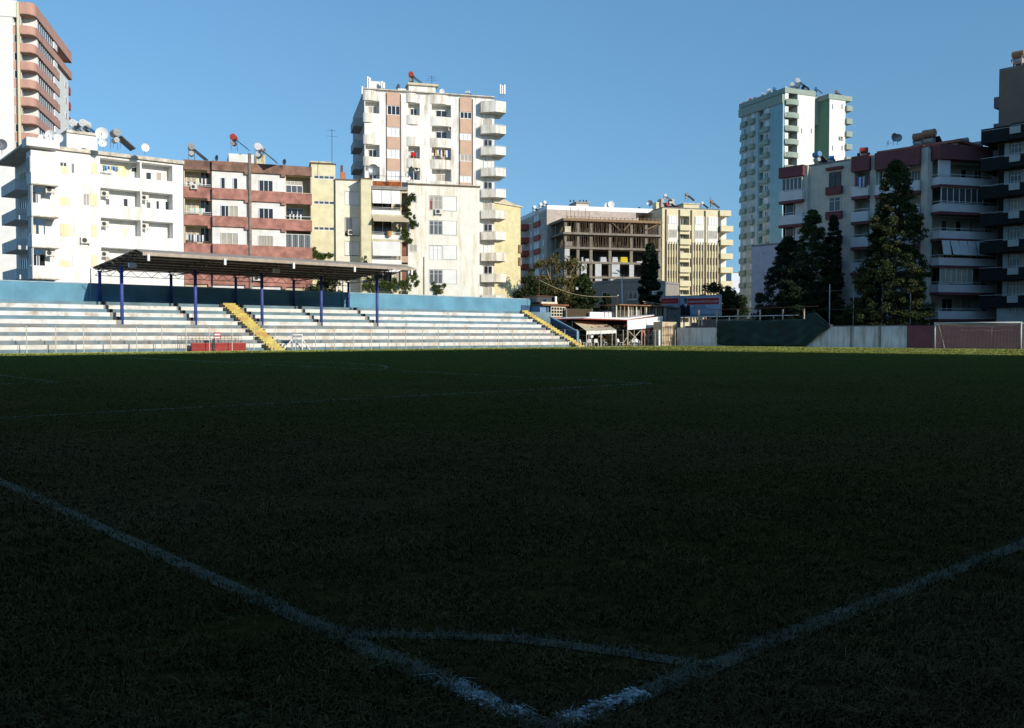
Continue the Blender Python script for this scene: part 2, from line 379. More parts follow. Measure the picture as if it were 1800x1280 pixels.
# turf blades: fine and dense by the corner, sparser tufts out to the far touchline
def vn(x, y, s, seed):
    g = np.random.default_rng(seed).random((256, 256)); x = x+200; y = y+200; xi = np.floor(x*s).astype(int); yi = np.floor(y*s).astype(int); fx = x*s-xi; fy = y*s-yi
    fx = fx*fx*(3-2*fx); fy = fy*fy*(3-2*fy); a = g[xi % 256, yi % 256]; b = g[(xi+1) % 256, yi % 256]; c = g[xi % 256, (yi+1) % 256]; d = g[(xi+1) % 256, (yi+1) % 256]
    return (a*(1-fx)+b*fx)*(1-fy)+(c*(1-fx)+d*fx)*fy
def blades():
    k = 850000; d = 1.5*(122/1.5)**rng.random(k); s = (rng.random(k)*2-1)*.58*d
    pts = [np.stack([CX+d*FX+s*RX, CY+d*FY+s*RY, np.zeros(k)], 1)]
    def seg(x0, y0, x1, y1, per=34):
        L = math.hypot(x1-x0, y1-y0); k = int(L*per); q = rng.random(k); o = (rng.random(k)-.5)*.1; dx, dy = (x1-x0)/L, (y1-y0)/L
        pts.append(np.stack([x0+(x1-x0)*q-dy*o, y0+(y1-y0)*q+dx*o, np.ones(k)], 1))
    seg(16.9, 13.6, 16.9, 53.8); seg(0, 13.6, 16.9, 13.6, 50); seg(5.5, 24.5, 5.5, 43); seg(0, 24.5, 5.5, 24.5); seg(0, 53.8, 16.9, 53.8, 12); seg(43.9, 0, 43.9, PW, 4); seg(0, PW, PL, PW, 6); seg(PL, 0, PL, PW, 6)
    for i in range(24):
        a, b = R(-51+102*i/24), R(-51+102*(i+1)/24); seg(11.2+9.15*math.cos(a), 33.7+9.15*math.sin(a), 11.2+9.15*math.cos(b), 33.7+9.15*math.sin(b))
    p = np.concatenate(pts)
    p = p[(p[:, 0] > -13.5) & (p[:, 0] < 90.5) & (p[:, 1] > -5) & (p[:, 1] < 70.5)]; n = len(p)
    cl = .45*vn(p[:, 0], p[:, 1], 5, 1)+.35*vn(p[:, 0], p[:, 1], 13, 2)+.2*vn(p[:, 0], p[:, 1], 1.3, 3)
    keep = (p[:, 2] > 0) | (rng.random(n) < np.clip((cl-.2)*2.6, .12, 1)); p = p[keep]; cl = cl[keep]; n = len(p); onp = p[:, 2] > 0
    x, y = p[:, 0], p[:, 1]; d = (x-CX)*FX+(y-CY)*FY
    out = (x < 0) | (y < 0)
    h = (.010+.017*rng.random(n))*(.5+1.0*cl)*np.where(out, 1.45, 1.0)*np.clip(1-(d-5)/18, .5, 1)*np.clip(d/45, 1, 2.2); w = (.0017+.0013*rng.random(n))*np.clip(d/4.2, 1, 15)
    h *= np.where(rng.random(n) < .03, 1.9, 1.0); h = np.where(onp, h*1.15+.003, h)
    az = rng.random(n)*2*np.pi; lean = (.35+1.9*rng.random(n)**1.3)*np.clip(1.2-d/40, .35, 1)
    dx, dy = np.cos(az), np.sin(az); px_, py_ = -dy, dx
    b = np.stack([x, y, np.zeros(n)], 1); P = np.stack([px_, py_, np.zeros(n)], 1)*w[:, None]
    mid = b+np.stack([dx*h*lean*.35, dy*h*lean*.35, h*.6], 1)
    tip = b+np.stack([dx*h*lean, dy*h*lean, h*np.clip(1.05-.3*lean, .3, 1)], 1)
    verts = np.stack([b-P, b+P, mid+P*.8, mid-P*.8, tip], 1).reshape(-1, 3); i0 = np.arange(n)*5
    me = bpy.data.meshes.new("grass"); me.vertices.add(len(verts)); me.vertices.foreach_set("co", verts.ravel())
    li = np.stack([i0, i0+1, i0+2, i0+3, i0+3, i0+2, i0+4], 1).ravel()
    me.loops.add(len(li)); me.loops.foreach_set("vertex_index", li.astype(np.int32))
    me.polygons.add(2*n); st = np.stack([np.arange(n)*7, np.arange(n)*7+4], 1).ravel(); me.polygons.foreach_set("loop_start", st.astype(np.int32))
    def onl(dd): return np.abs(dd) < .036+.022*rng.random(n)
    m = (onl(y) & (x > -.05)) | (onl(x) & (y > -.05)) | (darc(x, y) < .028+.02*rng.random(n)) | onp
    fresh = (onl(y) & (np.abs(x-.27) < .19)) | (onl(x) & (np.abs(y-.30) < .2))
    wear = np.clip(vn(x, y, 7, 5)*.6+vn(x, y, 31, 8)*.7-.15, 0, 1)
    amt = np.where(m, np.clip(.10+.45*rng.random(n)*wear, 0, .42), 0); amt = np.where(onp, .3+.55*rng.random(n)*(.4+vn(x, y, .8, 12)), amt)
    amt = np.where(fresh & (vn(x, y, 22, 6) > .3), .95, amt)
    sm = lambda q: np.clip(q, 0, 1)**2*(3-2*np.clip(q, 0, 1))
    straw = np.maximum(sm((y-56)/9)*.8, sm((x-54)/14)*.8)*(.7+.3*rng.random(n))*(.8+.3*vn(x, y, .3, 14))  # paints blades lighter where the sunlit far strip lies
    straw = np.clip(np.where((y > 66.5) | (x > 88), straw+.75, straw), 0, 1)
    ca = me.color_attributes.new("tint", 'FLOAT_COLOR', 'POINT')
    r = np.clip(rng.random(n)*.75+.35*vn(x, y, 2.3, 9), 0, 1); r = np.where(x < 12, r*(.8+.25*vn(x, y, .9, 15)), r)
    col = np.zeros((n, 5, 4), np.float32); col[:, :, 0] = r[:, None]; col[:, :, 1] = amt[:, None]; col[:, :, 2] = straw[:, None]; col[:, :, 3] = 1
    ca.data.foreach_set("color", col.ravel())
    me.materials.append(BLADE); me.update(calc_edges=True)
    o = bpy.data.objects.new("grass", me); COL.objects.link(o)
    tag(o, "short worn turf blades covering the football pitch", "grass", kind="stuff")
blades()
pt = MB()
for _ in range(850):
    along = random.random()**.8; w_ = random.gauss(0, .022)
    if abs(w_) > .055: continue
    x_, y_ = (.09+.36*along, w_) if random.random() < .5 else (w_, .11+.38*along)
    if vn(np.array([x_]), np.array([y_]), 17, 6)[0] < .38: continue
    a = random.random()*6.28; r_ = random.uniform(.004, .011); z_ = random.uniform(.006, .017); n = 5
    pt.poly([(x_+r_*random.uniform(.6, 1.2)*math.cos(a+q*1.257), y_+r_*random.uniform(.6, 1.2)*math.sin(a+q*1.257), z_+random.uniform(-.002, .002)) for q in range(n)])
tag(pt.build("line_paint", mat("fresh_line_paint", (.66, .68, .68), .9, var=.4, scale=30, spec=0)), kind="structure")
# ---------------------------------------------------------------- far grandstand
whiteP = mat("bench_white", (.74, .73, .69), .8, var=.12, scale=.8, st0=.50, stain=.8, stain_col=(.36, .25, .15))
whiteQ = mat("bench_white_worn", (.74, .71, .64), .85, var=.14, scale=1.4, st0=.47, stain=.7, stain_col=(.48, .37, .24))
blueQ = mat("bench_blue_worn", (.20, .25, .27), .9, var=.25, scale=1.2, st0=.45, stain=.7, stain_col=(.24, .21, .18))
blueP = mat("bench_blue", (.15, .245, .29), .85, var=.22, scale=.8, stain=.5, stain_col=(.20, .17, .15))
wallB = mat("wall_blue", (.135, .32, .43), .8, var=.18, scale=.5, stain=.45, stain_col=(.20, .37, .45), streak=True)
darkB = mat("wall_blue_shaded", (.05, .10, .19), .8, var=.15, scale=.5)  # wall blue darkened in colour for the shaded end faces
yellow = mat("stair_yellow", (.58, .49, .14), .8, var=.2, scale=1.5, st0=.48, stain=.8, stain_col=(.45, .20, .08))
X0, X1 = -12.0, 73.7
gs = thing("grandstand", "long low concrete grandstand with white and blue terraces and yellow stairs", "grandstand", (X0, 71.4, 0))
Yk = lambda k: 71.4+1.5*k
Zk = lambda k: .22+.648*k
pl_ = MB().box(X0, X1, 71.4+.01, 72.15, -.02, Zk(0)); pl_.build("plinth", blueP, gs)
for k in range(6):
    w = MB().box(X0, X1, Yk(k), Yk(k)+.75, Zk(k), Zk(k)+.35)
    # seat slab, split in panels
    w.build("bench_tier", whiteP if k > 2 else whiteQ, gs)
    b = MB().box(X0, X1, Yk(k)+.75, Yk(k)+1.5 if k < 5 else 81.6, Zk(k)+.05, Zk(k)+.648)
    b.build("step_tier", blueP if k > 2 else blueQ, gs)
    for j in range(30):
        pass
jn = mat("joint_gap_shade", (.05, .05, .055), .9, var=.2)  # dark joints, and the painted shade of the stair gaps
CXS = [25.0, 31.2, 37.4, 43.5, 49.8]
for ci, x in enumerate(CXS):
    for k in range(3, 6):
        MB().box(x-.5, x-.1, Yk(k)-.03, Yk(k)+.2, Zk(k)+.02, Zk(k)+.35).build("drain_slot", M['conc'], gs)
        MB().box(x-.5, x-.02, Yk(k)+.70, Yk(k)+.8, Zk(k)+.36, Zk(k)+.66).build("drain_box", jn, gs)
# thin panel joints of the lowest tier
x = 12.0
while x < X1-1: MB().box(x, x+.05, 71.4-.012, 71.4+.05, .0, .565).build("panel_joint", M['conc'], gs); x += 1.95+.1*random.random()
def stairs(xa, xb):
    n = 22; z1 = 4.25; y0 = 70.25; y1 = 79.95; s = MB()
    for i in range(n):
        ya = y0+(y1-y0)*i/n; s.box(xa, xb, ya, ya+(y1-y0)/n+.001, z1*i/n-.3*(i > 0), z1*(i+1)/n)
    o = s.build("staircase", yellow, gs)
    for i in range(0, 13):  # dark boxes stand for the shadowed gaps beside the steps
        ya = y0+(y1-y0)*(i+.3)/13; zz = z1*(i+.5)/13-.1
        MB().box(xa-.3, xa-.002, ya, ya+.3, zz-.14, zz+.12).build("stair_gap_shade", jn, o); MB().box(xb+.002, xb+.26, ya, ya+.3, zz-.14, zz+.12).build("stair_gap_shade", jn, o)
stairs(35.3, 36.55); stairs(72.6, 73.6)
# back wall
bw = thing("stadium_wall", "light blue rendered wall along the top of the grandstand", "wall", (X0, 81.6, 0))
MB().box(X0-20, 77.0, 81.62, 81.87, -.02, 5.66).build("wall", wallB, bw)
MB().box(X0-20, 77.0, 81.58, 81.91, 5.663, 5.76).build("coping", mat("coping_pale_blue", (.32, .46, .52), .8, var=.2), bw)
ew = thing("end_wall", "blue sloping side wall toned dark for shade with pale coping beside the rightmost yellow stairs", "wall", (74.5, 71.4, 0))
PE = Plane(74.6, 72.3, 90)        # along +Y
e = MB(); e.prism(PE, [(0, .3), (0, 1.64), (4.5, 3.4), (4.5, -.02), (.6, -.02)], -.15, .0); e.build("wall", darkB, ew)
c = MB(); c.prism(PE, [(-.02, .25), (-.02, 1.66), (0, 1.75), (4.55, 3.51), (4.55, 3.403), (0, 1.643), (.0, .25)], -.2, .06); c.build("coping", wallB, ew)
MB().box(76.99, 77.2, 79.9, 81.58, -.02, 5.64).build("return_wall", darkB, bw)
MB().box(74.3, 76.98, 81.54, 81.61, 4.1, 4.95).build("landing_wall_shade", darkB, bw)  # dark panel painted in for the shaded landing wall
MB().box(73.7, 77.0, 79.2, 81.53, -.02, 4.08).build("landing", blueP, gs)

# canopy
steelB = mat("column_blue", (.055, .085, .33), .5, var=.15, scale=3)
steelD = mat("truss_steel", (.13, .10, .085), .7, var=.25, scale=3)
sheet = mat("roof_sheet", (.50, .42, .33), .6, var=.15, scale=2, stain=.4)
cp = thing("stand_canopy", "long pitched sheet metal canopy on blue columns over the grandstand", "canopy", (24.7, 76, 0))
XA, XB = 24.6, 50.25
prof = [(82.0, 7.12), (71.7, 7.98), (70.2, 7.62)]
r = MB(); n = 170
for (ya, za), (yb, zb) in zip(prof[:-1], prof[1:]):
    for i in range(n):
        xa = XA+(XB-XA)*i/n; xb = XA+(XB-XA)*(i+1)/n; xm = (xa+xb)/2; k = .05
        r.quad((xa, ya, za), (xm, ya, za+k), (xm, yb, zb+k), (xa, yb, zb)); r.quad((xm, ya, za+k), (xb, ya, za), (xb, yb, zb), (xm, yb, zb+k))
roofo = r.build("roof_sheet", sheet, cp)
f = MB()
for i in range(n):
    xa = XA+(XB-XA)*i/n; xb = xa+(XB-XA)/n*.55; f.hexa([(xa, 70.16, 7.50), (xb, 70.16, 7.50), (xb, 70.2, 7.50), (xa, 70.2, 7.50), (xa, 70.16, 7.68), (xb, 70.16, 7.68), (xb, 70.2, 7.68), (xa, 70.2, 7.68)])
f.box(XA, XB, 70.201, 70.26, 7.42, 7.66)
f.build("fascia", sheet, cp)
pr = MB()
zr = lambda y: 7.12+(82-y)/10.3*.86
for y in (81.7, 80.2, 78.8, 77.4, 76.0, 74.6, 73.2, 72.0): pr.box(XA, XB, y-.04, y+.04, zr(y)-.15, zr(y)-.02)
pr.build("purlins", steelD, cp)
lo = lambda y: zr(y)-.28-.5*math.sin(max(0, min(1, (y-71)/11))*math.pi)**.6
xs = [25.0+6.2*i for i in range(5)]
for xi, x in enumerate(CXS):
    t = MB(); ys = np.linspace(71.3, 81.9, 12)
    up = [(x, y, zr(y)-.17) for y in ys]; dn = [(x, y, lo(y)) for y in ys]
    t.path(up, .045); t.path(dn, .045)
    for i in range(len(ys)-1): t.tube(up[i] if i % 2 else dn[i], dn[i+1] if i % 2 else up[i+1], .028, 4)
    t.tube(dn[0], up[0], .04); t.tube((x, 70.3, 7.45), up[0], .045); t.tube((x, 70.3, 7.45), dn[1], .03)
    t.build("roof_truss", steelD, cp)
    MB().box(x-.09, x+.09, 70.05, 70.15, 7.0, 7.5).build("gutter_outlet", M['white'], cp)
    MB().tube((x, 76, 1.9), (x, 76, lo(76)+.1), .14, 14).build("column", steelB, cp, smooth=True)
    MB().tube((x, 81.3, 4.1), (x, 81.3, lo(81.3)+.1), .13, 14).build("column", steelB, cp, smooth=True)
    kb = MB(); kb.tube((x, 76, 6.3), (x+.9, 76, lo(76)+.55), .035); kb.tube((x, 76, 6.3), (x-.9, 76, lo(76)+.55), .035); kb.tube((x, 76.0, 6.3), (x, 77.2, lo(77)), .035); kb.build("knee_brace", steelD, cp)
for y in (81.55, 76.0):
    t = MB(); xx = np.linspace(XA+.1, XB-.1, 43); hi = zr(y)-.22; l0 = hi-.52
    t.tube((xx[0], y, hi), (xx[-1], y, hi), .035); t.tube((xx[0], y, l0), (xx[-1], y, l0), .03)
    for i in range(len(xx)-1): t.tube((xx[i], y, hi if i % 2 else l0), (xx[i+1], y, l0 if i % 2 else hi), .022, 4)
    t.build("edge_truss", steelD, cp)
for x in (24.3, 49.2):
    MB().tube((x, 81.45, 4.1), (x, 81.45, 7.0), .05, 8).build("downpipe", M['metal'], cp)
proto = thing("floodlight", "white box floodlight under the left end of the canopy", "floodlight", (0, 0, 0), "floodlights under the canopy roof")
MB().box(-.3, .3, -.06, .1, -.36, .0).build("housing", M['white'], proto)
MB().box(-.25, .25, -.075, -.061, -.31, -.05).build("lens", mat("lens_pale", (.55, .56, .55), .3, var=0), proto)
MB().box(-.03, .03, .02, .06, .0, .42).build("bracket", M['dark'], proto)
for (u, v, y, lab) in ((233, 466, 73.0, None), (486, 476, 73.4, "white box floodlight under the middle of the canopy")):
    rr = ray(u, v); k = (y-CY)/rr[1]; p = CAM+rr*k; p[2] = min(p[2]+.17, zr(y)-.4)
    if lab is None: proto.location = p
    else: clone(proto, p, 0, lab)

# pitch-side fence
fe = thing("pitch_fence", "low wire fence of pale steel posts between the pitch and the stands", "fence", (0, 70, 0))
fm = mat("fence_post_paint", (.62, .60, .52), .6, var=.2, scale=3)
x = -6.8; P0 = None
xs = []
while x < 90: xs.append(x); x += 1.925
for i, x in enumerate(xs):
    hh = 1.92+.06*random.random(); lean = random.uniform(-.02, .02)
    MB().tube((x, 70, -.01), (x+lean, 70, hh), .032, 6).build("post", fm, fe)
w = MB()
for zz, rr in ((1.88, .009), (1.3, .006), (.72, .006), (.2, .006)): w.tube((xs[0], 70, zz), (xs[-1], 70, zz), rr, 4)
w.build("wire", M['metal'], fe)

# red dug-out bench wall with rails
redM = mat("red_paint", (.33, .035, .03), .7, var=.2, scale=1.5, stain=.3, stain_col=(.30, .12, .08))
def oy(u, y, v=600): rr = ray(u, v); k = (y-CY)/rr[1]; return CAM+rr*k
du = thing("red_barrier", "low red panel barrier standing in front of the terraces", "barrier", (29.7, 70.7, 0))
xa, xb = oy(336, 70.7)[0], oy(432, 70.7)[0]
for i in range(3):
    a = xa+(xb-xa)*i/3; MB().box(a+.01, xa+(xb-xa)*(i+1)/3-.01, 70.65, 70.78, 0, .62).build("panel", redM, du)
MB().box(xa, xb, 70.62, 70.81, .622, .66).build("cap_rail", mat("red_pale", (.5, .16, .13), .7), du)
ra = thing("handrail", "thin metal handrail with many uprights above the red barrier", "railing", (28, 71.0, 0))
xa, xb = oy(312, 71.1)[0], oy(425, 71.1)[0]; t = MB(); t.tube((xa, 71.1, 1.22), (xb, 71.1, 1.22), .022, 5); t.tube((xa, 71.1, 1.0), (xb, 71.1, 1.0), .015, 5)
t.build("top_rail", M['rust'], ra)
for i in range(19):
    a = xa+(xb-xa)*i/18; MB().tube((a, 71.1, 0), (a, 71.1, 1.22), .014, 4).build("upright", M['rust'], ra)
sg = thing("red_sign", "small red board with two white bars fixed above the red barrier", "sign", (31, 70.5, 0))
xa, xb = oy(376, 70.5)[0], oy(388, 70.5)[0]
MB().box(xa, xb, 70.48, 70.52, .95, 1.5).build("board", redM, sg)
for zz in (1.03, 1.27): MB().box(xa+.05, xb-.05, 70.47, 70.479, zz, zz+.13).build("white_bar", M['white'], sg)
MB().box(xa-.1, xa+.12, 70.56, 70.6, 0, .97).build("stake", M['dark'], sg)
# white steel frame (goal-like trestle)
wf = thing("white_trestle", "white tubular steel trestle frame beside the foot of the left yellow stairs", "frame", (38, 70.6, 0))
x = lambda u: oy(u, 70.5)[0]
for a, b in (((498, 0), (514, .95)), ((514, 0), (514, 1.32)), ((531, 0), (531, 1.32)), ((531, .95), (545, 0))): MB().tube((x(a[0]), 70.5 , a[1]), (x(b[0]), 70.5, b[1]), .055, 6).build("leg", M['white'], wf)
t = MB().tube((x(513), 70.5, 1.32), (x(532), 70.5, 1.32), .06, 6); t.tube((x(514), 70.5, 1.02), (x(531), 70.5, 1.02), .045, 6); t.tube((x(514), 70.5, .55), (x(522), 70.5, .3), .03, 5); t.tube((x(531), 70.5, .55), (x(522), 70.5, .3), .03, 5)
t.build("crossbar", M['white'], wf)
MB().box(x(516), x(529), 70.45, 70.55, 1.08, 1.27).build("seat_board", M['metal'], wf)
# ---------------------------------------------------------------- apartment blocks behind the grandstand
def walls(root, P, a0, a1, z1, D, hs, m, name="wall", back=True, left=True, right=True, t=0.0, lh=None, rh=None, mside=None):
    b = MB(); b.holes(P, a0, a1, -.02, z1, hs, t)
    if mside is None: s = b
    else: s = MB()
    if left:
        Q = P.side(a0, 90); s.holes(Plane(*(P.at(a0, 0, t)[:2]), P.th+90), 0, D-t, -.02, z1, lh or [])
    if right:
        s.holes(Plane(*(P.at(a1, 0, t)[:2]), P.th+90), 0, D-t, -.02, z1, [(h[0], h[1], h[2], h[3], -h[4]) if 0 else h for h in (rh or [])])
    if back: s.quad(P.at(a0, -.02, D), P.at(a1, -.02, D), P.at(a1, z1, D), P.at(a0, z1, D))
    w = b.build(name, m, root)
    if mside is not None: s.build("side_wall", mside, root)
    return w
def roofslab(root, P, a0, a1, z, D, par=.0, t=0.0, over=0.0, m='roof', mpar=None, th=.25):
    r = MB().pbox(P, a0-over, a1+over, z+.002, z+th, t-over, D+over); o = r.build("roof", M[m] if isinstance(m, str) else m, root)
    if par > 0:
        q = MB(); w = .15
        q.pbox(P, a0-over, a1+over, z+th, z+th+par, t-over, t-over+w); q.pbox(P, a0-over, a0-over+w, z+th, z+th+par, t-over+w, D+over-w)
        q.pbox(P, a1+over-w, a1+over, z+th, z+th+par, t-over+w, D+over-w); q.pbox(P, a0-over, a1+over, z+th, z+th+par, D+over-w, D+over)
        q.build("parapet", mpar or M['conc'], o)
    return o

# small roof and wall fittings: one of each kind, then copies
acs = thing("air_conditioner", "-", "air conditioner", (0, 0, 0))
MB().box(-.42, .42, -.32, -.02, -.3, .3).build("casing", M['ac'], acs)
f_ = MB(); f_.tube((-.1, -.345, 0), (-.1, -.321, 0), .22, 16); f_.build("fan_grille", M['dark'], acs)
b_ = MB(); b_.box(-.38, -.34, -.3, -.0, -.42, -.301); b_.build("bracket", M['metal'], acs); MB().box(.34, .38, -.3, .0, -.42, -.301).build("bracket", M['metal'], acs)
def ac(P, u, v, label, t=0.0, sc=1.0):
    a, z = P.pix(u, v, t); clone(acs, P.at(a, z, t-.02), R(P.th), label, "air conditioners on the facades", sc)
def dish_proto(m, nm):
    d = thing("satellite_dish", "-", "satellite dish", (0, 0, 0))
    b = MB(); n = 18; rings = [0, .25, .5, .75, 1.0]; Rr = .55
    vs_ = []; k = 0
    for ri in rings:
        for i in range(n):
            a = 2*math.pi*i/n; b.v.append((Rr*ri*math.cos(a), -.0-.16*ri*ri, .95+Rr*ri*math.sin(a)))
    for j in range(len(rings)-1):
        for i in range(n):
            i2 = (i+1) % n; b.f.append((j*n+i, j*n+i2, (j+1)*n+i2, (j+1)*n+i))
    b.build("bowl", m, d)
    MB().tube((0, .12, 0), (0, .12, 1.0), .035, 6).tube((0, .12, .95), (0, 0, .95), .04, 6).build("mast", M['metal'], d)
    a = MB(); a.tube((0, -.1, .5), (0, -.62, .82), .015, 4); a.tube((0, -.62, .75), (0, -.55, .9), .035, 6); a.build("feed_arm", M['dark'], d)
    return d
PROTOS = []
dish_w = dish_proto(M['white'], 'w'); dish_g = dish_proto(M['metal'], 'g')
def heater_proto(m1, m2):
    d = thing("water_heater", "-", "water heater", (0, 0, 0))
    MB().tube((0, -.62, 1.75), (0, .62, 1.75), .42, 18).tube((0, -.665, 1.75), (0, -.60, 1.75), .36, 18).tube((0, -.69, 1.75), (0, -.64, 1.75), .1, 10).build("hot_tank", m1, d, smooth=False)
    MB().tube((0, -.5, .95), (0, .5, .95), .30, 16).build("cold_tank", m2, d)
    for x, y in ((-.32, -.5), (.32, -.5), (-.32, .5), (.32, .5)): MB().tube((x*1.2, y, 0), (x, y, 1.6), .025, 4).build("leg", M['metal'], d)
    c = MB(); c.hexa([(.35, -.95, 1.35), (1.9, -.95, .12), (1.9, .95, .12), (.35, .95, 1.35), (.40, -.95, 1.42), (1.95, -.95, .19), (1.95, .95, .19), (.40, .95, 1.42)])
    c.build("collector", mat("collector_black", (.03, .035, .05), .25, var=0, spec=.6), d)
    return d
HT = {}
for k, c1, c2 in (("white", (.72, .71, .68), (.6, .6, .58)), ("red", (.42, .06, .035), (.4, .3, .25)), ("blue", (.07, .24, .45), (.35, .4, .42)), ("rust", (.38, .2, .1), (.4, .35, .3)), ("grey", (.28, .28, .27), (.45, .45, .43))):
    HT[k] = heater_proto(mat("tank_"+k, c1, .5, var=.15, scale=3, stain=.2), mat("tank_low_"+k, c2, .6, var=.2, scale=3))

def heater(u, v, d, kind, label, sc=1.0, th=0.0, z=None):
    p = atd(u, d, v); 
    if z is not None: p[2] = z
    clone(HT[kind], p, R(th-41.8), label, "water tanks on the rooftops", sc*.86)
def dish(u, v, d, label, sc=1.0, th=0.0, grey=False):
    clone(dish_g if grey else dish_w, atd(u, d, v), R(th-30), label, "satellite dishes on the rooftops", sc*.72)
def antenna(u, v0, v1, d, label, arms=3):
    p = atd(u, d, v1); top = atd(u, d, v0); a = thing("antenna", label, "antenna", p)
    MB().tube(p, top, .03, 5).build("mast", M['dark'], a)
    h = top[2]-p[2]; t = MB()
    for i in range(arms):
        z = top[2]-.15-.16*h*i; w = .5+.12*i; t.tube((p[0]-RX*w, p[1]-RY*w, z), (p[0]+RX*w, p[1]+RY*w, z-.05), .014, 4)
    t.tube((p[0], p[1], top[2]-.2), (p[0]-FX*.6, p[1]-FY*.6, top[2]-.2), .014, 4)
    t.build("elements", M['dark'], a)
def laundry(P, u0, u1, v0, v1, t, cols, label):
    a = thing("laundry", label, "laundry", P.at(*[P.pix((u0+u1)/2, v1, t)[i] for i in (0, 1)], t))
    r = P.rect(u0, u1, v0, v1, t); n = max(2, int((u1-u0)/3)); w = (r[1]-r[0])/n
    MB().tube(P.at(r[0]-.1, r[3], t), P.at(r[1]+.1, r[3], t), .012, 4).build("line", M['metal'], a)
    for i in range(n):
        h = (r[3]-r[2])*random.uniform(.55, 1); c = cols[i % len(cols)]
        m = mat("cloth_"+c.strip('#'), c, .9, var=.1); q = MB(); a0 = r[0]+w*i+.03; a1 = a0+w*random.uniform(.7, .92)
        q.hexa([P.at(a0, r[3]-h, t-.03), P.at(a1, r[3]-h*random.uniform(.85, 1), t-.08), P.at(a1, r[3]-h, t-.04), P.at(a0, r[3]-h, t+.02), P.at(a0, r[3], t-.02), P.at(a1, r[3], t-.02), P.at(a1, r[3], t+.02), P.at(a0, r[3], t+.02)])
        q.build("garment", m, a)

PROTOS += [acs, dish_w, dish_g, *HT.values()]
# ======== A: white block at the left
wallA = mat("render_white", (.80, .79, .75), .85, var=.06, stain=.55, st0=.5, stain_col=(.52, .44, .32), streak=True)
shadeA = mat("render_white_shaded", (.66, .65, .63), .85, var=.1, stain=.2, streak=True)  # darker copy of the white render, shade put into its colour
creamA = mat("panel_cream", (.74, .68, .42), .8, var=.08)
stainA = mat("cornice_stained", (.62, .56, .46), .9, var=.25, scale=2, stain=.8, stain_col=(.25, .17, .09), streak=True)
PA = Plane.px(102, 89.3, -3)
A = thing("white_apartment_block", "white five storey apartment block with corner balconies at the left behind the canopy", "building", PA.at(0, 0))
aR = PA.pix(321.5, 300)[0]; aL = -1.0
zr_ = PA.pix(200, 274)[1]; fl = [PA.pix(250, v)[1] for v in (343, 394, 447, 499)]
FH = 2.92
hs = []
recs = []
for k in range(4):
    dv = 52.6*k
    r1 = PA.rect(176, 246.5, 276+dv, 316+dv*1.005) if k else PA.rect(176, 246.5, 277, 312)
    z1 = PA.pix(210, 281)[1]-FH*k; z0 = z1-1.62
    ra_ = (PA.pix(176, 300)[0], PA.pix(246, 300)[0], z0, z1, 1.25, True)
    rb_ = (PA.pix(249, 300)[0], PA.pix(303, 300)[0], z0, z1, 1.25, True)
    hs += [ra_, rb_]; recs.append((z0, z1))
z0, z1 = recs[0]
wins = []
for k in range(4):
    for (u0, u1, v0, v1, sty) in [[(105, 118, 285, 293, 'dark'), (125, 131.5, 287, 305, 'grey')], [(146, 157.5, 341, 362, 'curtain')], [], [(126.3, 129, 448.5, 469.5, 'dark')]][k]:
        r = PA.rect(u0, u1, v0, v1); hs.append((*r, .12, False)); wins.append((r, .10, sty))
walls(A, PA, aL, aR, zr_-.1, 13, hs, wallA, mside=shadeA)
for r, t, sty in wins: window(A, PA, r, t, 2 if r[1]-r[0] > .5 else 1, sty)
for k in range(4):   # cream shutters
    for (u0, u1, v0, v1) in [[(107, 119, 293, 306), (160, 170.5, 287, 306)], [(106, 123, 347, 361), (159, 170.5, 340, 362)], [(106, 123, 394, 415), (160, 170.5, 395, 417)], [(106, 123, 458, 469), (160, 170.5, 448, 470)]][k]:
        r = PA.rect(u0, u1, v0, v1); MB().pbox(PA, *r, -.05, .0-.002).build("shutter", creamA, A)
W1 = 1.22
for (u0, u1, v0, v1, sty) in ((230, 242, 294, 303, 'dark'), (256, 266, 303, 320, 'dark'), (274, 284, 303, 320, 'curtain'), (185, 193, 349, 365, 'grey'), (216.5, 225, 349, 366, 'dark'), (257, 265, 355, 369, 'grey'), (274, 280, 353, 373, 'dark'), (290, 296, 354, 373, 'dark'), (217, 224, 401, 420, 'cream'), (184, 194, 452, 462, 'curtain'), (289, 296, 405, 414, 'blind'), (205, 212, 296, 308, 'cream')):
    window(A, PA, PA.rect(u0, u1, v0, v1, W1), W1, 1, sty, bw=.05)
for (u0, u1, v0, v1) in ((205, 226, 290, 312),):
    r = PA.rect(u0, u1, v0, v1, W1); MB().pbox(PA, *r, W1-.03, W1-.006).build("shutter", creamA, A)
for k in range(1, 4):
    ac(PA, 183, 341+53*(k-1), "air conditioner under the ceiling of the %s loggia down, left column of the white block" % ORD[k], .7, .9)
    ac(PA, 253, 348+50*(k-1), "air conditioner under the ceiling of the %s loggia down, right column of the white block" % ORD[k], .7, .9)
ac(PA, 149, 423, "beige air conditioner low on the flat front of the white block", 0, 1.0)
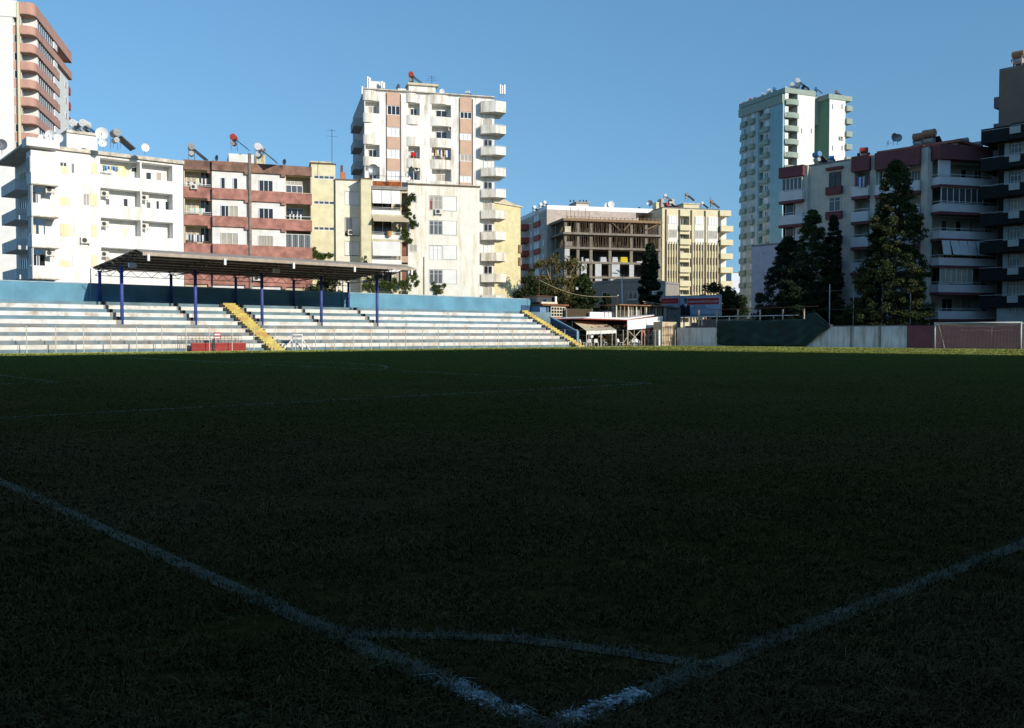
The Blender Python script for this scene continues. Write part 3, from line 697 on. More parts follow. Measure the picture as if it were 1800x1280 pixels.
# projecting corner balconies
PB0 = -1.9
def pa(u, t): return PA.pix(u, 300, t)[0]
b0, b1 = pa(54.5, PB0), pa(102, PB0)
zb = [PA.pix(78, v, PB0)[1] for v in (323.5, 379.5, 434, 489)]
for k in range(4):
    if k == 0:
        q = MB(); q.pbox(PA, b0, b1, zb[0], PA.pix(78, 266, PB0)[1], PB0, -.002); q.build("enclosed_balcony", wallA, A)
        Q = Plane(*PA.at(b0, 0, 0)[:2], PA.th-90)
        sw = Plane(*PA.at(b0-.01, 0, 0)[:2], PA.th-90)
        window(A, sw, (.1, 1.8, zb[0]+1.0, zb[0]+2.5), 0, 4, 'grey')
        MB().pbox(PA, b0-.03, b1+.03, zb[0]-.12, zb[0]-.003, PB0-.03, 0).build("balcony_soffit", stainA, A)
    else:
        balcony(A, PA, b0, b1, zb[k], 1.15, PB0, wallA, w=.1)
        MB().pbox(PA, b0-.03, b1+.03, zb[k]-.1, zb[k]-.003, PB0-.03, 0).build("balcony_soffit", stainA, A)
        MB().pbox(PA, b0+.05, b0+.12, zb[k]+1.15, zb[k-1]-.12, PB0+.05, PB0+.12).build("balcony_post", wallA, A)
        MB().pbox(PA, b0+.02, b0+.3, zb[k]+1.16, zb[k-1]-.12, -.6, -.5).build("balcony_post", wallA, A)
        sw = Plane(*PA.at(b0+.05, 0, 0)[:2], PA.th-90)
        window(A, sw, (.5, 1.7, zb[k]+1.2, zb[k-1]-.15), 0, 3, 'curtain')
for (u0, u1, v0, v1, sty) in ((52, 64, 337, 361, 'dark'), (66, 78, 338, 360, 'blind'), (54.5, 63, 395, 412, 'cream'), (68, 77, 396, 418, 'blind'), (53, 65, 447, 473, 'dark'), (68, 80, 447, 471, 'dark')):
    window(A, PA, PA.rect(u0, u1, v0, v1, -.03), -.03, 1, sty)
for k, v in enumerate((334, 445)): ac(PA, 87, v, "air conditioner high in the %s open corner balcony of the white block" % ("top" if k == 0 else "lowest"), -1.0, .95)
# shaded left side and its balconies
PAs = Plane(*PA.at(aL, 0, 0)[:2], PA.th-90)
for k in range(5):
    z = zb[0]-.2-FH*k+.4
    bb = MB(); 
    x0_, x1_ = aL-1.6, aL-.002
    bb.pbox(PA, x0_, x1_, z, z+.15, 4.6, 11.5); bb.pbox(PA, x0_, x0_+.1, z+.15, z+1.05, 4.6, 11.5); bb.pbox(PA, x0_+.1, x1_, z+.15, z+1.05, 4.6, 4.7)
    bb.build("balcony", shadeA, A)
    window(A, PAs, (-10.5, -7.6, z+.9, z+2.4), -.02, 3, rstyle())
# roof with stained cornice
MB().pbox(PA, b0-.4, b1+.1, zr_-.35, zr_+.42, PB0-.3, -.302).build("cornice", wallA, A)
MB().pbox(PA, b0-.4, aL-.002, zr_-.1, zr_+.1, -.3, 12.5).build("eaves", stainA, A)
MB().pbox(PA, aL, aR+.05, zr_-.08, zr_+.26, -.3, 13).build("roof", stainA, A)
MB().pbox(PA, pa(118, 3), pa(172, 3), zr_+.26, PA.pix(150, 246, 3)[1]+.5, 3, 8).build("roof_room", wallA, A)
MB().pbox(PA, pa(117, 3), pa(173, 3), PA.pix(150, 246, 3)[1]+.5, PA.pix(150, 246, 3)[1]+.75, 2.8, 8.2).build("roof_slab", stainA, A)
laundry(PA, 180, 207, 292, 303, -.15, ['#2f6fa5', '#1f4f8a', '#5fa8c8', '#3a4a6a', '#d8cf9a'], "blue and pale washing hung on the top loggia of the white block")
RZ = 24
for u, v, lab, s in ((75, 258, "tall narrow white satellite dish at the front left corner of the white block roof", 1.0), (90, 257, "tilted white satellite dish right of the tall one on the white block roof", 1.3), (103, 257, "small round white dish near the end of the white block corner roof", 1.0)):
    dish(u, v, 91, lab, s*1.1, 10-20*(u == 90))
dish(179.5, 254, 91, "large round white dish standing on the roof room edge of the white block", 1.5, 8)
dish(181, 264, 90, "lower round white dish below the large one on the white block roof", 1.0, 8)
dish(255, 272, 92, "pale dish on the right half of the white block roof", 1.0, 30)
dish(3, 272, 86, "grey dish cut by the left edge of the photo", 1.3, 5, True)
heater(132, 247, 96, "white", "left of the two twin drum water heaters on the white block roof", 1.1)
heater(150, 247, 96, "white", "right of the two twin drum water heaters on the white block roof", 1.1)
heater(203, 262, 94, "grey", "big grey water drum beside the large round dish on the white block roof", 1.05, 40)

# ======== B: tall salmon and white tower at far left
salm = mat("band_salmon", (.53, .30, .23), .8, var=.08, scale=.6)
wallT = mat("tower_cream", (.78, .76, .71), .85, var=.06)
PT = Plane.px(69, 155.5, 62)          # outer line of the receding balconies
T = thing("salmon_tower", "tall white tower with curved salmon balcony bands at the far left", "building", PT.at(0, 0))
zt = PT.pix(69, 17)[1]; fh = 2.93; BD = 2.3
s1 = PT.pix(127, 200)[0]; sA = PT.pix(106, 200)[0]
PF = Plane(*PT.at(0, 0, BD)[:2], -28)  # the front wall, to the left of the corner
b = MB(); b.quad(PF.at(-26, -.02, 0), PF.at(-1.0, -.02, 0), PF.at(-1.0, zt-1, 0), PF.at(-26, zt-1, 0))
b.quad(PF.at(-1.0, -.02, .5), PF.at(0, -.02, .5), PF.at(0, zt-1, .5), PF.at(-1.0, zt-1, .5)); b.quad(PF.at(-1.0, -.02, 0), PF.at(-1.0, -.02, .5), PF.at(-1.0, zt-1, .5), PF.at(-1.0, zt-1, 0))
b.quad(PT.at(.5, -.02, BD), PT.at(s1, -.02, BD), PT.at(s1, zt-1, BD), PT.at(.5, zt-1, BD))
b.quad(PF.at(-26, -.02, 0), PF.at(-26, -.02, 24), PF.at(-26, zt-1, 24), PF.at(-26, zt-1, 0)); b.quad(PT.at(s1, -.02, BD), PT.at(s1, -.02, 26), PT.at(s1, zt-1, 26), PT.at(s1, zt-1, BD))
b.build("wall", wallT, T)
MB().plan([tuple(PF.at(-26.2, 0, -.1)[:2]), tuple(PF.at(-.0, 0, -.1)[:2]), tuple(PT.at(1, 0, .6)[:2]), tuple(PT.at(s1, 0, .4)[:2]), tuple(PT.at(s1, 0, 24)[:2])], zt-.7, zt-.5).build("roof", M['roof'], T)
MB().pbox(PF, -9, -.3, zt-2.6, zt+.1, -.12, .5).build("cornice", wallT, T)
MB().pbox(PF, -14, -5.4, zt-2.4, zt+1.4, .6, 6).build("roof_room", salm, T)
MB().pbox(PF, -.30, .05, 0, zt-.1, -.25, .48).build("corner_pilaster", mat("pilaster_cream", (.70, .62, .42), .8, var=.06), T)
MB().pbox(PT, sA+.2, s1-.6, 0, zt-5.4, .5, BD-.01).build("corner_pilaster", wallT, T)
nf = 17
cv = [tuple(PT.at(-.0, 0, BD-.1)[:2])]+[tuple(PT.at(1.3-1.3*math.cos(R(a)), 0, 1.1-1.1*math.sin(R(a)))[:2]) for a in (0, 22, 45, 67, 90)]
for k in range(nf):
    z = zt-2.0-(fh*k+.35 if k else 0)
    if k: z += .0
    top = z+(1.45 if k else 2.0)
    end = s1+.3 if k < 2 else sA
    pts = cv+[tuple(PT.at(end, 0, 0)[:2])]
    m_ = MB().strip(pts, z, top, .14); m_.plan(pts+[tuple(PT.at(end, 0, BD-.01)[:2]), tuple(PT.at(.02, 0, BD-.01)[:2])], z, z+.15); m_.build("balcony_band", salm, T)
    zo = z if k else z   # opening lies under the band
    MB().pbox(PF, -.97, -.31, z+.05, z+1.5, .38, .498).build("window_band", salm, T)
    if k < nf-5:
        window(T, PF, (-.95, -.33, z-1.35, z-.0), .44, 1, rstyle(), bw=.08)
        Pb = Plane(*PT.at(0, 0, BD)[:2], -28)
        MB().pbox(PT, 2.2, 2.6, z-1.46, z-.002, .15, BD-.02).build("balcony_divider", wallT, T)
        window(T, PT, (.7, 2.1, z-2.2, z-.25), BD-.03, 2, 'dark')
        window(T, PT, (3.2, sA-5, z-1.46, z-.03), .25, 7, ['grey', 'dark', 'grey'][k % 3], bw=.07)
        MB().pbox(PT, sA-4.3, sA-1.9, z-1.46, z-.3, -.06, .2).build("balcony_screen", M['white'], T)
    if k > 1: balcony(T, PT, s1-.55, s1+1.9, z+.3, 1.4, .6, mat("band_red", (.36, .07, .05), .8), t1=1.6)
    if 1 < k < nf-4: window(T, PT, (s1-3.6, s1-2.4, z+.6, z+1.7), .47, 1, 'dark')
# ======== C: red banded block
wallC = mat("render_offwhite", (.74, .73, .69), .85, var=.1, stain=.3, stain_col=(.5, .42, .3), streak=True)
bandC = mat("band_red_stained", (.44, .205, .16), .9, var=.3, scale=1.2, stain=.8, stain_col=(.17, .10, .07), bump=.2)
bandD = mat("band_brown_stained", (.26, .15, .11), .9, var=.35, scale=1.0, stain=.9, stain_col=(.09, .065, .05), bump=.2)
creamC = mat("render_cream_c", (.62, .55, .38), .85, var=.15, stain=.4, stain_col=(.3, .22, .12))
PC = Plane.px(323, 98.5, -22)
C_ = thing("red_banded_block", "apartment block with weathered brick red bands between white panels behind the canopy", "building", PC.at(0, 0))
sg_ = [PC.pix(u, 350)[0] for u in (323, 372.5, 437, 501, 547.5)]
z = lambda v, u=436: PC.pix(u, v)[1]
zt = z(289); bands = [(z(304.5), z(289)), (z(352.5), z(334.5)), (z(400), z(382.5)), (z(450), z(431)), (z(501), z(480))]
fhC = 3.0
tt = [0.0, -.45, -.25, -.1]
# main body: back walls of loggias at t=1.4
b = MB()
for i in range(4):
    a0, a1 = sg_[i], sg_[i+1]; t = tt[i]
    hs = []
    for k in range(4):
        z1_, z0_ = bands[k][0], bands[k+1][1]
        if i in (0, 3): hs.append((a0+.12 if i == 0 else a0+.1, a1-.1 if i == 0 else a1-.1, z0_-.0, z1_, 1.4, True))
    w = MB(); w.holes(PC, a0, a1, -.02, zt-.01, hs, t)
    w.quad(PC.at(a0, -.02, t), PC.at(a0, zt-.01, t), PC.at(a0, zt-.01, .3), PC.at(a0, -.02, .3)); w.quad(PC.at(a1, -.02, t), PC.at(a1, zt-.01, t), PC.at(a1, zt-.01, .3), PC.at(a1, -.02, .3))
    w.build("wall", wallC if i in (1, 2) else creamC, C_)
w = MB()
for a in (sg_[0], sg_[-1]): w.quad(PC.at(a, -.02, .3), PC.at(a, -.02, 13), PC.at(a, zt-.01, 13), PC.at(a, zt-.01, .3))
w.quad(PC.at(sg_[0], -.02, 13), PC.at(sg_[-1], -.02, 13), PC.at(sg_[-1], zt-.01, 13), PC.at(sg_[0], zt-.01, 13)); w.build("side_wall", creamC, C_)
MB().pbox(PC, sg_[0]+.02, sg_[-1]-.02, zt-.005, zt+.12, -.1, 12.9).build("roof", M['roof'], C_)
for k, (z0_, z1_) in enumerate(bands):
    for i in range(4):
        a0, a1 = sg_[i], sg_[i+1]; t = tt[i]-.28; dz = -.1*i*(k > 0)
        q = MB().pbox(PC, a0+(.02 if i else 0), a1, z0_+dz*.6, z1_+dz*.3+(.05 if k == 0 else 0), t, tt[i]-.003)
        if i < 3: q.pbox(PC, a1-.45, a1+.02, z0_-.28+dz*.6, z0_+dz*.6-.002, t, tt[i]-.003)
        q.build("band", bandD if k == 0 else bandC, C_)
def cw(u0, u1, v0, v1, n, sty, t, i, **k):
    window(C_, PC, PC.rect(u0, u1, v0, v1, t), t-.03, n, sty, **k)
def dzv(k): return 48.5*k
cw(388, 396, 312, 332, 1, 'dark', tt[1], 1); cw(410, 418, 313, 333, 1, 'dark', tt[1], 1); cw(397.5, 409, 312.5, 332.5, 1, 'blind', tt[1], 1, bw=.03)
cw(388, 419, 361, 383, 4, 'curtain', tt[1], 1); cw(388, 419, 409, 431, 3, 'curtain', tt[1], 1)
cw(388, 402, 361, 383, 1, 'dark', tt[1]-.02, 1)
cw(455, 480, 317, 338, 3, 'dark', tt[2], 2); cw(455, 480.5, 366, 387, 3, 'dark', tt[2], 2); cw(454, 481, 414, 435, 2, 'curtain', tt[2], 2, bars=True)
for k in range(3):
    cw(352, 368, 303.5+dzv(k), 328+dzv(k), 2, 'dark', 1.38, 0); cw(327, 345, 308+dzv(k), 330+dzv(k), 2, 'curtain', 1.38, 0)
cw(502, 532, 326, 344, 3, 'grey', .3, 3); cw(503, 531, 319, 326, 4, 'curtain', .3, 3, bw=.04)
cw(502, 534, 366, 388, 3, 'dark', 1.3, 3)
cw(502, 546.5, 412, 438, 4, 'grey', -.15, 3, bars=True)
for k in range(1, 3):
    zz = bands[k][1]+.0
    r = MB(); r.tube(PC.at(sg_[0], zz+.32, tt[0]-.2), PC.at(sg_[1]-.1, zz+.32, tt[0]-.2), .035); r.tube(PC.at(sg_[0], zz+.15, tt[0]-.2), PC.at(sg_[1]-.1, zz+.15, tt[0]-.2), .02); r.build("railing", M['frame'], C_)
r = MB(); zz = bands[2][1]; r.tube(PC.at(sg_[3], zz+.3, tt[3]-.2), PC.at(sg_[4]-.1, zz+.3, tt[3]-.2), .035); r.build("railing", M['frame'], C_)
# flue pipe
MB().tube(PC.at(PC.pix(440, 400, -1.0)[0], 3.5, -.75), PC.at(PC.pix(440, 400, -1.0)[0], z(272), -.75), .17, 10).build("flue_pipe", mat("flue_grey", (.27, .23, .19), .8, var=.25, scale=2), C_)
laundry(PC, 326, 343, 320, 330, .2, ['#d8d8d4', '#26262a', '#c9c9c4'], "washing in black and white on the top left loggia of the red banded block")
laundry(PC, 347, 366, 314, 328, .2, ['#e2e2dc', '#3a3a40', '#e8e8e4', '#7a3b33'], "white and dark washing right of the top left loggia of the red banded block")
laundry(PC, 331, 360, 366, 376, .2, ['#9ccfae', '#e8e8e0', '#d9d9d2'], "mint green and white washing on the second loggia of the red banded block")
laundry(PC, 328, 358, 413, 427, .1, ['#e0e4ea', '#23242a', '#8fb4d8', '#33363e', '#f0f0ee'], "white and dark washing on the third loggia of the red banded block")
laundry(PC, 505, 530, 377, 388, .1, ['#1f1f24', '#dcdcd8', '#2a2c33', '#e6e6e2'], "dark washing on the right loggia of the red banded block")
ac(PC, 452, 489, "air conditioner on the lowest red band seen below the canopy", tt[2]-.3)
ac(PC, 341, 329, "air conditioner on the top left loggia of the red banded block", tt[0]-.3, .8)
# roof things of C
PCr = 101
MB_ = MB().pbox(PC, PC.pix(402, 280, 3)[0], PC.pix(452, 280, 3)[0], zt+.12, PC.pix(425, 271, 3)[1], 3, 7); MB_.build("roof_room", wallC, C_)
MB_ = MB().pbox(PC, PC.pix(449, 280, 3)[0], PC.pix(466, 280, 3)[0], zt+.12, PC.pix(458, 273, 3)[1], 2.7, 2.99); MB_.build("roof_ledge", creamC, C_)
heater(336.5, 284, 100, "grey", "old grey twin drum water heater at the left end of the red banded block roof", 1.0, 20)
heater(411, 265, 103, "red", "red twin drum water heater high on the roof room of the red banded block", .95, 5)
heater(455, 287, 100, "white", "white twin drum water heater in front of the roof room of the red banded block", 1.1, 5)
dish(382, 287, 101, "grey satellite dish left of the roof room on the red banded block", .8, -50, True)
dish(501, 294, 101, "grey dish alone on the right part of the red banded block roof", .8, -50, True)
dish(464, 275, 103, "grey dish right of the white water heater on the red banded block", .8, 60, True)
antenna(583.5, 227, 289, 107, "tall thin television mast on the cream stair block", 2)

# ======== E: cream stepped block
wallE = mat("render_pale_cream", (.76, .73, .60), .85, var=.08, stain=.35, stain_col=(.66, .58, .36), streak=True)
wallE2 = mat("render_yellow_cream", (.70, .64, .42), .85, var=.1, stain=.35, stain_col=(.55, .45, .25), streak=True)
PE_ = Plane.px(635, 109, -27)
E_ = thing("cream_apartment_block", "pale cream stepped apartment block with balconies, blinds and shuttered windows", "building", PE_.at(0, 0))
ze = lambda v, u=650, t=0: PE_.pix(u, v, t)[1]
se = lambda u, t=0: PE_.pix(u, 400, t)[0]
def strip(u0, u1, vtop, t, holes=(), m=wallE, D=12, wt=.12):
    hs = [(*PE_.rect(*h[:4], t), h[4] if len(h) > 4 else wt, h[5] if len(h) > 5 else False) for h in holes]
    b = MB(); a0, a1, z1 = se(u0, t), se(u1, t), ze(vtop, (u0+u1)/2, t)
    b.holes(PE_, a0, a1, -.02, z1, hs, t)
    for a in (a0, a1): b.quad(PE_.at(a, -.02, t), PE_.at(a, z1, t), PE_.at(a, z1, D), PE_.at(a, -.02, D))
    b.quad(PE_.at(a0, -.02, D), PE_.at(a1, -.02, D), PE_.at(a1, z1, D), PE_.at(a0, z1, D))
    b.build("wall", m, E_)
    MB().pbox(PE_, a0-.08, a1+.08, z1, z1+.14, t-.1, D+.1).build("roof", mat("roof_edge_dark", (.16, .12, .09), .9, var=.2), E_)
def ew_(u0, u1, v0, v1, t, n=2, sty='dark', **k): return window(E_, PE_, PE_.rect(u0, u1, v0, v1, t), t, n, sty, **k)
sl = [(551, 588, 308.5, 315.5), (551, 588, 353, 360), (551, 588, 398.5, 405.5), (551, 588, 444, 451)]
strip(547.5, 590, 289, 1.2, sl, wallE2)
MB().pbox(PE_, se(547.5, 1.2)-.12, se(590, 1.2)-.4, ze(289, 568, 1.2)+.14, ze(289, 568, 1.2)+.30, 1.0, 9).build("roof_cap", creamC, E_)
for h in sl: ew_(*h, 1.28, 4, 'grey', bw=.09)
MB().pbox(PE_, se(588.3, 1.1), se(590, 1.1), 0, ze(318, 589, 1.1), 1.05, 1.19).build("downpipe", M['dark'], E_)
sl2 = [(606, 632, 336, 361), (606, 632, 382, 415), (606, 632, 424, 450), (606, 632, 468, 492)]
strip(590.2, 635, 317.5, 1.0, sl2, wallE, wt=.2)
ew_(606.5, 631.5, 336.5, 360.5, 1.12, 2, 'blind'); ew_(607, 617, 382, 410, 1.12, 1, 'grey', bars=True); ew_(618, 631.5, 382, 414, 1.12, 1, 'blind'); ew_(606.5, 631.5, 424, 449, 1.12, 2, 'blind'); ew_(606.5, 631.5, 468, 491, 1.12, 2, 'grey')
ac(PE_, 617.5, 409, "air conditioner under the barred window left of the cream pillar", 1.0)
strip(635.2, 653, 315, -.9, [], wallE2, D=2.0)
# balcony column with awnings
strip(653.2, 717, 330, 1.2, [], wallE2)
bz = [336, 380, 425, 470]
white_b = mat("balcony_white", (.78, .77, .73), .8, var=.06, stain=.3, stain_col=(.55, .42, .28))
a0, a1 = se(653.5, -.7), se(704.5, -.7)
fhE = ze(336)-ze(379.5)
zc0 = ze(336, 680, -.7)
MB().pbox(PE_, a0, se(717, -.7), zc0+.15, zc0+.55, -.9, 1.19).build("roof_slab", M['conc'], E_)
MB().pbox(PE_, a0+.1, a0+3.4, zc0+.56, zc0+1.1, -.8, -.72).build("rust_panel", mat("rust_panel", (.34, .10, .03), .85, var=.5, scale=2.5), E_)
MB().pbox(PE_, a0+3.5, se(717, -.7), zc0+.56, zc0+1.1, -.8, -.72).build("grey_panel", M['dark'], E_)
for k in range(5):
    zt_ = zc0+.15-fhE*k
    p = balcony(E_, PE_, a0, a1, zt_-fhE-.1, .62, -.7, white_b, w=.08, slab=.12)
    r = MB()
    for zz in (.75, .92): r.tube(PE_.at(a0, zt_-fhE-.1+zz, -.68), PE_.at(a1, zt_-fhE-.1+zz, -.68), .022, 4)
    r.build("railing", M['frame'], p)
    MB().pbox(PE_, a0, se(717, -.7), zt_-.28, zt_-.002 if k else zt_-.01, -.72 if k else -.6, -.6 if k else -.5).build("lintel", creamC, E_)
    MB().pbox(PE_, se(703.5, -.5), se(706, -.5), zt_-fhE, zt_-.3, -.6, -.45).build("post", creamC, E_)
    window(E_, PE_, (a0+.4, a0+2.6, zt_-fhE+.1, zt_-.5), 1.17, 2, 'dark'); window(E_, PE_, (a0+2.9, a0+4, zt_-fhE+.1, zt_-.5), 1.17, 1, 'curtain')
bl = lambda i: mat("awning_pale" if i else "awning_tan", (.74, .73, .70) if i else (.55, .45, .30), .8, var=.06)
def awn(v0, v1, out, i, seg=1, u0=654.5, u1=704):
    for j in range(seg):
        ua, ub = u0+(u1-u0)*j/seg, u0+(u1-u0)*(j+1)/seg-.6
        A0, A1 = se(ua, -.75), se(ub, -.75); zt_, zb_ = ze(v0, 680, -.75), ze(v1, 680, -.75-out)
        MB().hexa([PE_.at(A0, zb_, -.78-out), PE_.at(A1, zb_, -.78-out), PE_.at(A1, zb_, -.74-out), PE_.at(A0, zb_, -.74-out), PE_.at(A0, zt_, -.79), PE_.at(A1, zt_, -.79), PE_.at(A1, zt_, -.75), PE_.at(A0, zt_, -.75)]).build("awning", bl(i), E_)
awn(335, 358, .35, 1, 3); awn(380.5, 389.5, 1.1, 0, 1, 655, 718); awn(425, 450, .15, 1, 1); awn(470, 478, .5, 1, 3)
MB().pbox(PE_, se(704.8, -.4), se(717, -.4), ze(374, 710), ze(363, 710), -.45, -.35).build("red_panel", mat("panel_brick_red", (.3, .07, .05), .8, var=.2), E_)
for v0, v1 in ((425, 450), (478, 500)): MB().pbox(PE_, se(706, -.4), se(714, -.4), ze(v1, 710), ze(v0, 710), -.44, -.36).build("brown_panel", mat("panel_brown", (.22, .10, .07), .8, var=.2), E_)
MB().pbox(PE_, se(704.8, -.4), se(717, -.4), ze(462, 710), ze(451, 710), -.45, -.35).build("pink_panel", mat("panel_pink", (.55, .36, .26), .8, var=.15), E_)
pot = thing("plant_pot", "large terracotta pot on the middle balcony rail of the cream block", "plant pot", PE_.at(se(684, -1), ze(412, 684, -1), -1.0))
q = MB(); c0 = PE_.at(se(684, -1), ze(416, 684, -1), -1.0); q.tube(c0, c0+np.array([0, 0, .62]), .22, 12, .32); q.build("pot", mat("terracotta", (.5, .27, .12), .8, var=.2), pot)
hs = []; big = []
for k, (v0, v1) in enumerate(((344.5, 371), (388, 413.5), (431.5, 456.5), (474, 499.5))):
    hs += [(754, 803, v0, v1), (719, 732.5, v0-1.5, v0+12)]; big.append((v0, v1))
strip(717.2, 843, 327.5, -.3, hs, mat("render_sunny_white", (.80, .77, .68), .85, var=.06, stain=.7, st0=.5, stain_col=(.58, .47, .25), streak=True))
for k, (v0, v1) in enumerate(big):
    ew_(754.5, 778, v0+.5, v1-.5, -.2, 3, ['curtain', 'grey', 'blind', 'grey'][k], bars=k in (0, 1, 3), transom=True)
    MB().pbox(PE_, se(778.6, -.3), se(802.6, -.3), ze(v1-.5, 790, -.3), ze(v0+.5, 790, -.3), -.24, -.19).build("shutter", white_b, E_)
    ew_(719.5, 732, v0-1, v0+11.5, -.2, 2, 'dark' if k != 2 else 'curtain')
MB().pbox(PE_, se(755.5, -.36), se(760, -.36), ze(368, 757), ze(351, 757), -.24, -.21).build("curtain", mat("curtain_red", (.30, .02, .03), .9), E_)
ac(PE_, 770.5, 372.5, "air conditioner under the top shuttered window of the cream block", -.32)
ac(PE_, 772.5, 504, "air conditioner wrapped by ivy low on the cream block", -.32)
MB().tube(PE_.at(se(745, -.35), 3, -.36), PE_.at(se(745, -.35), ze(452, 745), -.36), .04, 6).build("downpipe", M['dark'], E_)
# chimney and dishes on E
ch = thing("chimney", "short brick red chimney stack on the cream block roof", "chimney", PE_.at(se(603, 4), ze(318, 603, 4), 4))
MB().pbox(PE_, se(599, 4), se(608, 4), ze(319, 603, 4), ze(303, 603, 4), 4, 4.6).build("stack", mat("brick_salmon", (.50, .20, .11), .85, var=.2, scale=5), ch)
MB().pbox(PE_, se(599.5, 4), se(603.5, 4), ze(303, 603, 4)+.01, ze(290.5, 603, 4), 4.05, 4.5).build("flue", M['rust'], ch)
dish(656, 316.5, 110, "big grey mesh dish standing on the rusty parapet of the cream block", 1.7, 0, True)
dish(725, 318, 112, "black tilted dish above the balconies of the cream block", 1.6, -70, True)
dish(720, 318, 113, "dark dish close behind the black tilted one", 1.2, -90, True)
# railing on roof
rl = thing("roof_railing", "thin rusty railing along the roof over the balcony column", "railing", PE_.at(a0, zc0, -.8))
zz = ze(310, 690, -.8); MB().tube(PE_.at(a0, zz, -.8), PE_.at(se(728, -.8), zz, -.8), .02, 4).build("rail", M['dark'], rl)
for i in range(5): MB().tube(PE_.at(a0+1.6*i, zc0+1.1, -.8), PE_.at(a0+1.6*i, zz, -.8), .02, 4).build("upright", M['dark'], rl)

# ======== D: pink and white tower
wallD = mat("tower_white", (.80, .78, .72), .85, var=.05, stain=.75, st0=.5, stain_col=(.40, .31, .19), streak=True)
balD = mat("balcony_stained", (.79, .76, .68), .85, var=.06, stain=.8, st0=.46, stain_col=(.42, .33, .2), streak=True)
pink = mat("panel_salmon_pink", (.58, .39, .28), .85, var=.06)
PD = Plane.px(641, 125, -27)
D_ = thing("pink_striped_tower", "tall white tower with two pink striped window columns and wraparound balconies", "building", PD.at(0, 0))
sd_ = lambda u, t=0: PD.pix(u, 300, t)[0]; zd = lambda v, u=760, t=0: PD.pix(u, v, t)[1]
fD = (zd(385, 790)-zd(190, 790))/-5.18
fD = 2.9
zTop = zd(167, 760); aL = sd_(641); aR = sd_(869)
z0f = zd(207, 760)       # base of first (top) opening
hs = []; ops = {}
NF = 13
zcap = {}
cols = {'a': (642, 667), 'b': (717.5, 738), 'c': (759, 793)}
refv = {'a': (177.5, 199), 'b': (181, 203), 'c': (184, 206)}
for c in cols:
    u0, u1 = cols[c]; r = PD.rect(u0, u1, *refv[c])
    for k in range(NF):
        closed = (c in 'ab' and k == 1)
        rr_ = (r[0], r[1], r[2]-fD*k, r[3]-fD*k)
        ops[c, k] = (rr_, closed)
        if not closed: hs.append((*rr_, 1.1, True))
stripe = {'p': (680.5, 703.5, 185.5, 202.5), 'q': (808.5, 829.5, 196.5, 209)}
for c, (u0, u1, v0, v1) in stripe.items():
    r = PD.rect(u0, u1, v0, v1)
    for k in range(NF): rr_ = sh(r, -fD*k); ops[c, k] = (rr_, False); hs.append((*rr_, .12, False))
shadeD = mat("tower_white_shaded", (.42, .41, .40), .85, var=.1, stain=.3, streak=True)  # tower white toned down in colour for its shaded side
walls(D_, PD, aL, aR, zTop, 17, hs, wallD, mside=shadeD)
roofslab(D_, PD, aL+.01, aR-.01, zTop-.05, 16.9, 0)
for (u0, u1) in ((680, 704), (808, 830)):
    a0, a1 = sd_(u0), sd_(u1)
    r0 = ops['p' if u0 < 700 else 'q', 0][0]
    for k in range(NF+1):
        zb_ = r0[3]-fD*(k) if k else r0[3]
        z1_ = (r0[2]-fD*(k-1)) if k else zTop-.02
        z0_ = r0[3]-fD*k
        MB().pbox(PD, a0+.05, a1-.05, z0_, z1_, -.04, -.003).build("pink_panel", pink, D_)
        if k < NF:
            rr_ = ops['p' if u0 < 700 else 'q', k][0]; sty = random.choice(['blind', 'blind', 'curtain', 'dark']) if u0 < 700 else ['dark', 'blind', 'curtain', 'blind', 'grey', 'blind'][k % 6]
            window(D_, PD, rr_, .08, 3, sty, bw=.09)
    for a in (a0-.08, a1): MB().pbox(PD, a, a+.1, 0, zTop-.2, -.07, -.045+.04).build("dark_strip", M['frameb'], D_)  # thin dark vertical strips edging the pink columns
for c in cols:
    for k in range(NF):
        rr_, closed = ops[c, k]
        if k > 7 and c != 'a' and c != 'c': continue
        if not closed:
            w_ = rr_[1]-rr_[0]
            window(D_, PD, (rr_[0]+w_*.28, rr_[0]+w_*.85, rr_[2]+.02, rr_[2]+1.15), 1.07, 2, rstyle())
        # curved parapet
        a0, a1 = rr_[0]-(.25 if c != 'a' else .3), rr_[1]-(.0 if c != 'a' else .9)
        pts = []
        for i in range(9):
            q = i/8; pts.append(tuple(PD.at(a0+(a1-a0)*q, 0, -.28*math.sin(math.pi*q)**.7-.004)[:2]))
        z0_ = rr_[2]-1.25; m_ = MB(); m_.plan(pts, z0_, rr_[2]); m_.build("curved_parapet", balD, D_)
for c, (u0, u1) in (('a', (640, 660)), ('b', (717, 738)), ('c', (759, 782))):
    rr_ = ops[c, 0][0]; a0, a1 = rr_[0]-.3, rr_[1]-.5
    pts = [tuple(PD.at(a0+(a1-a0)*i/8, 0, -.3*math.sin(math.pi*i/8)**.7-.004)[:2]) for i in range(9)]
    MB().plan(pts, rr_[3]+.02, zTop+.02).build("curved_parapet", balD, D_)
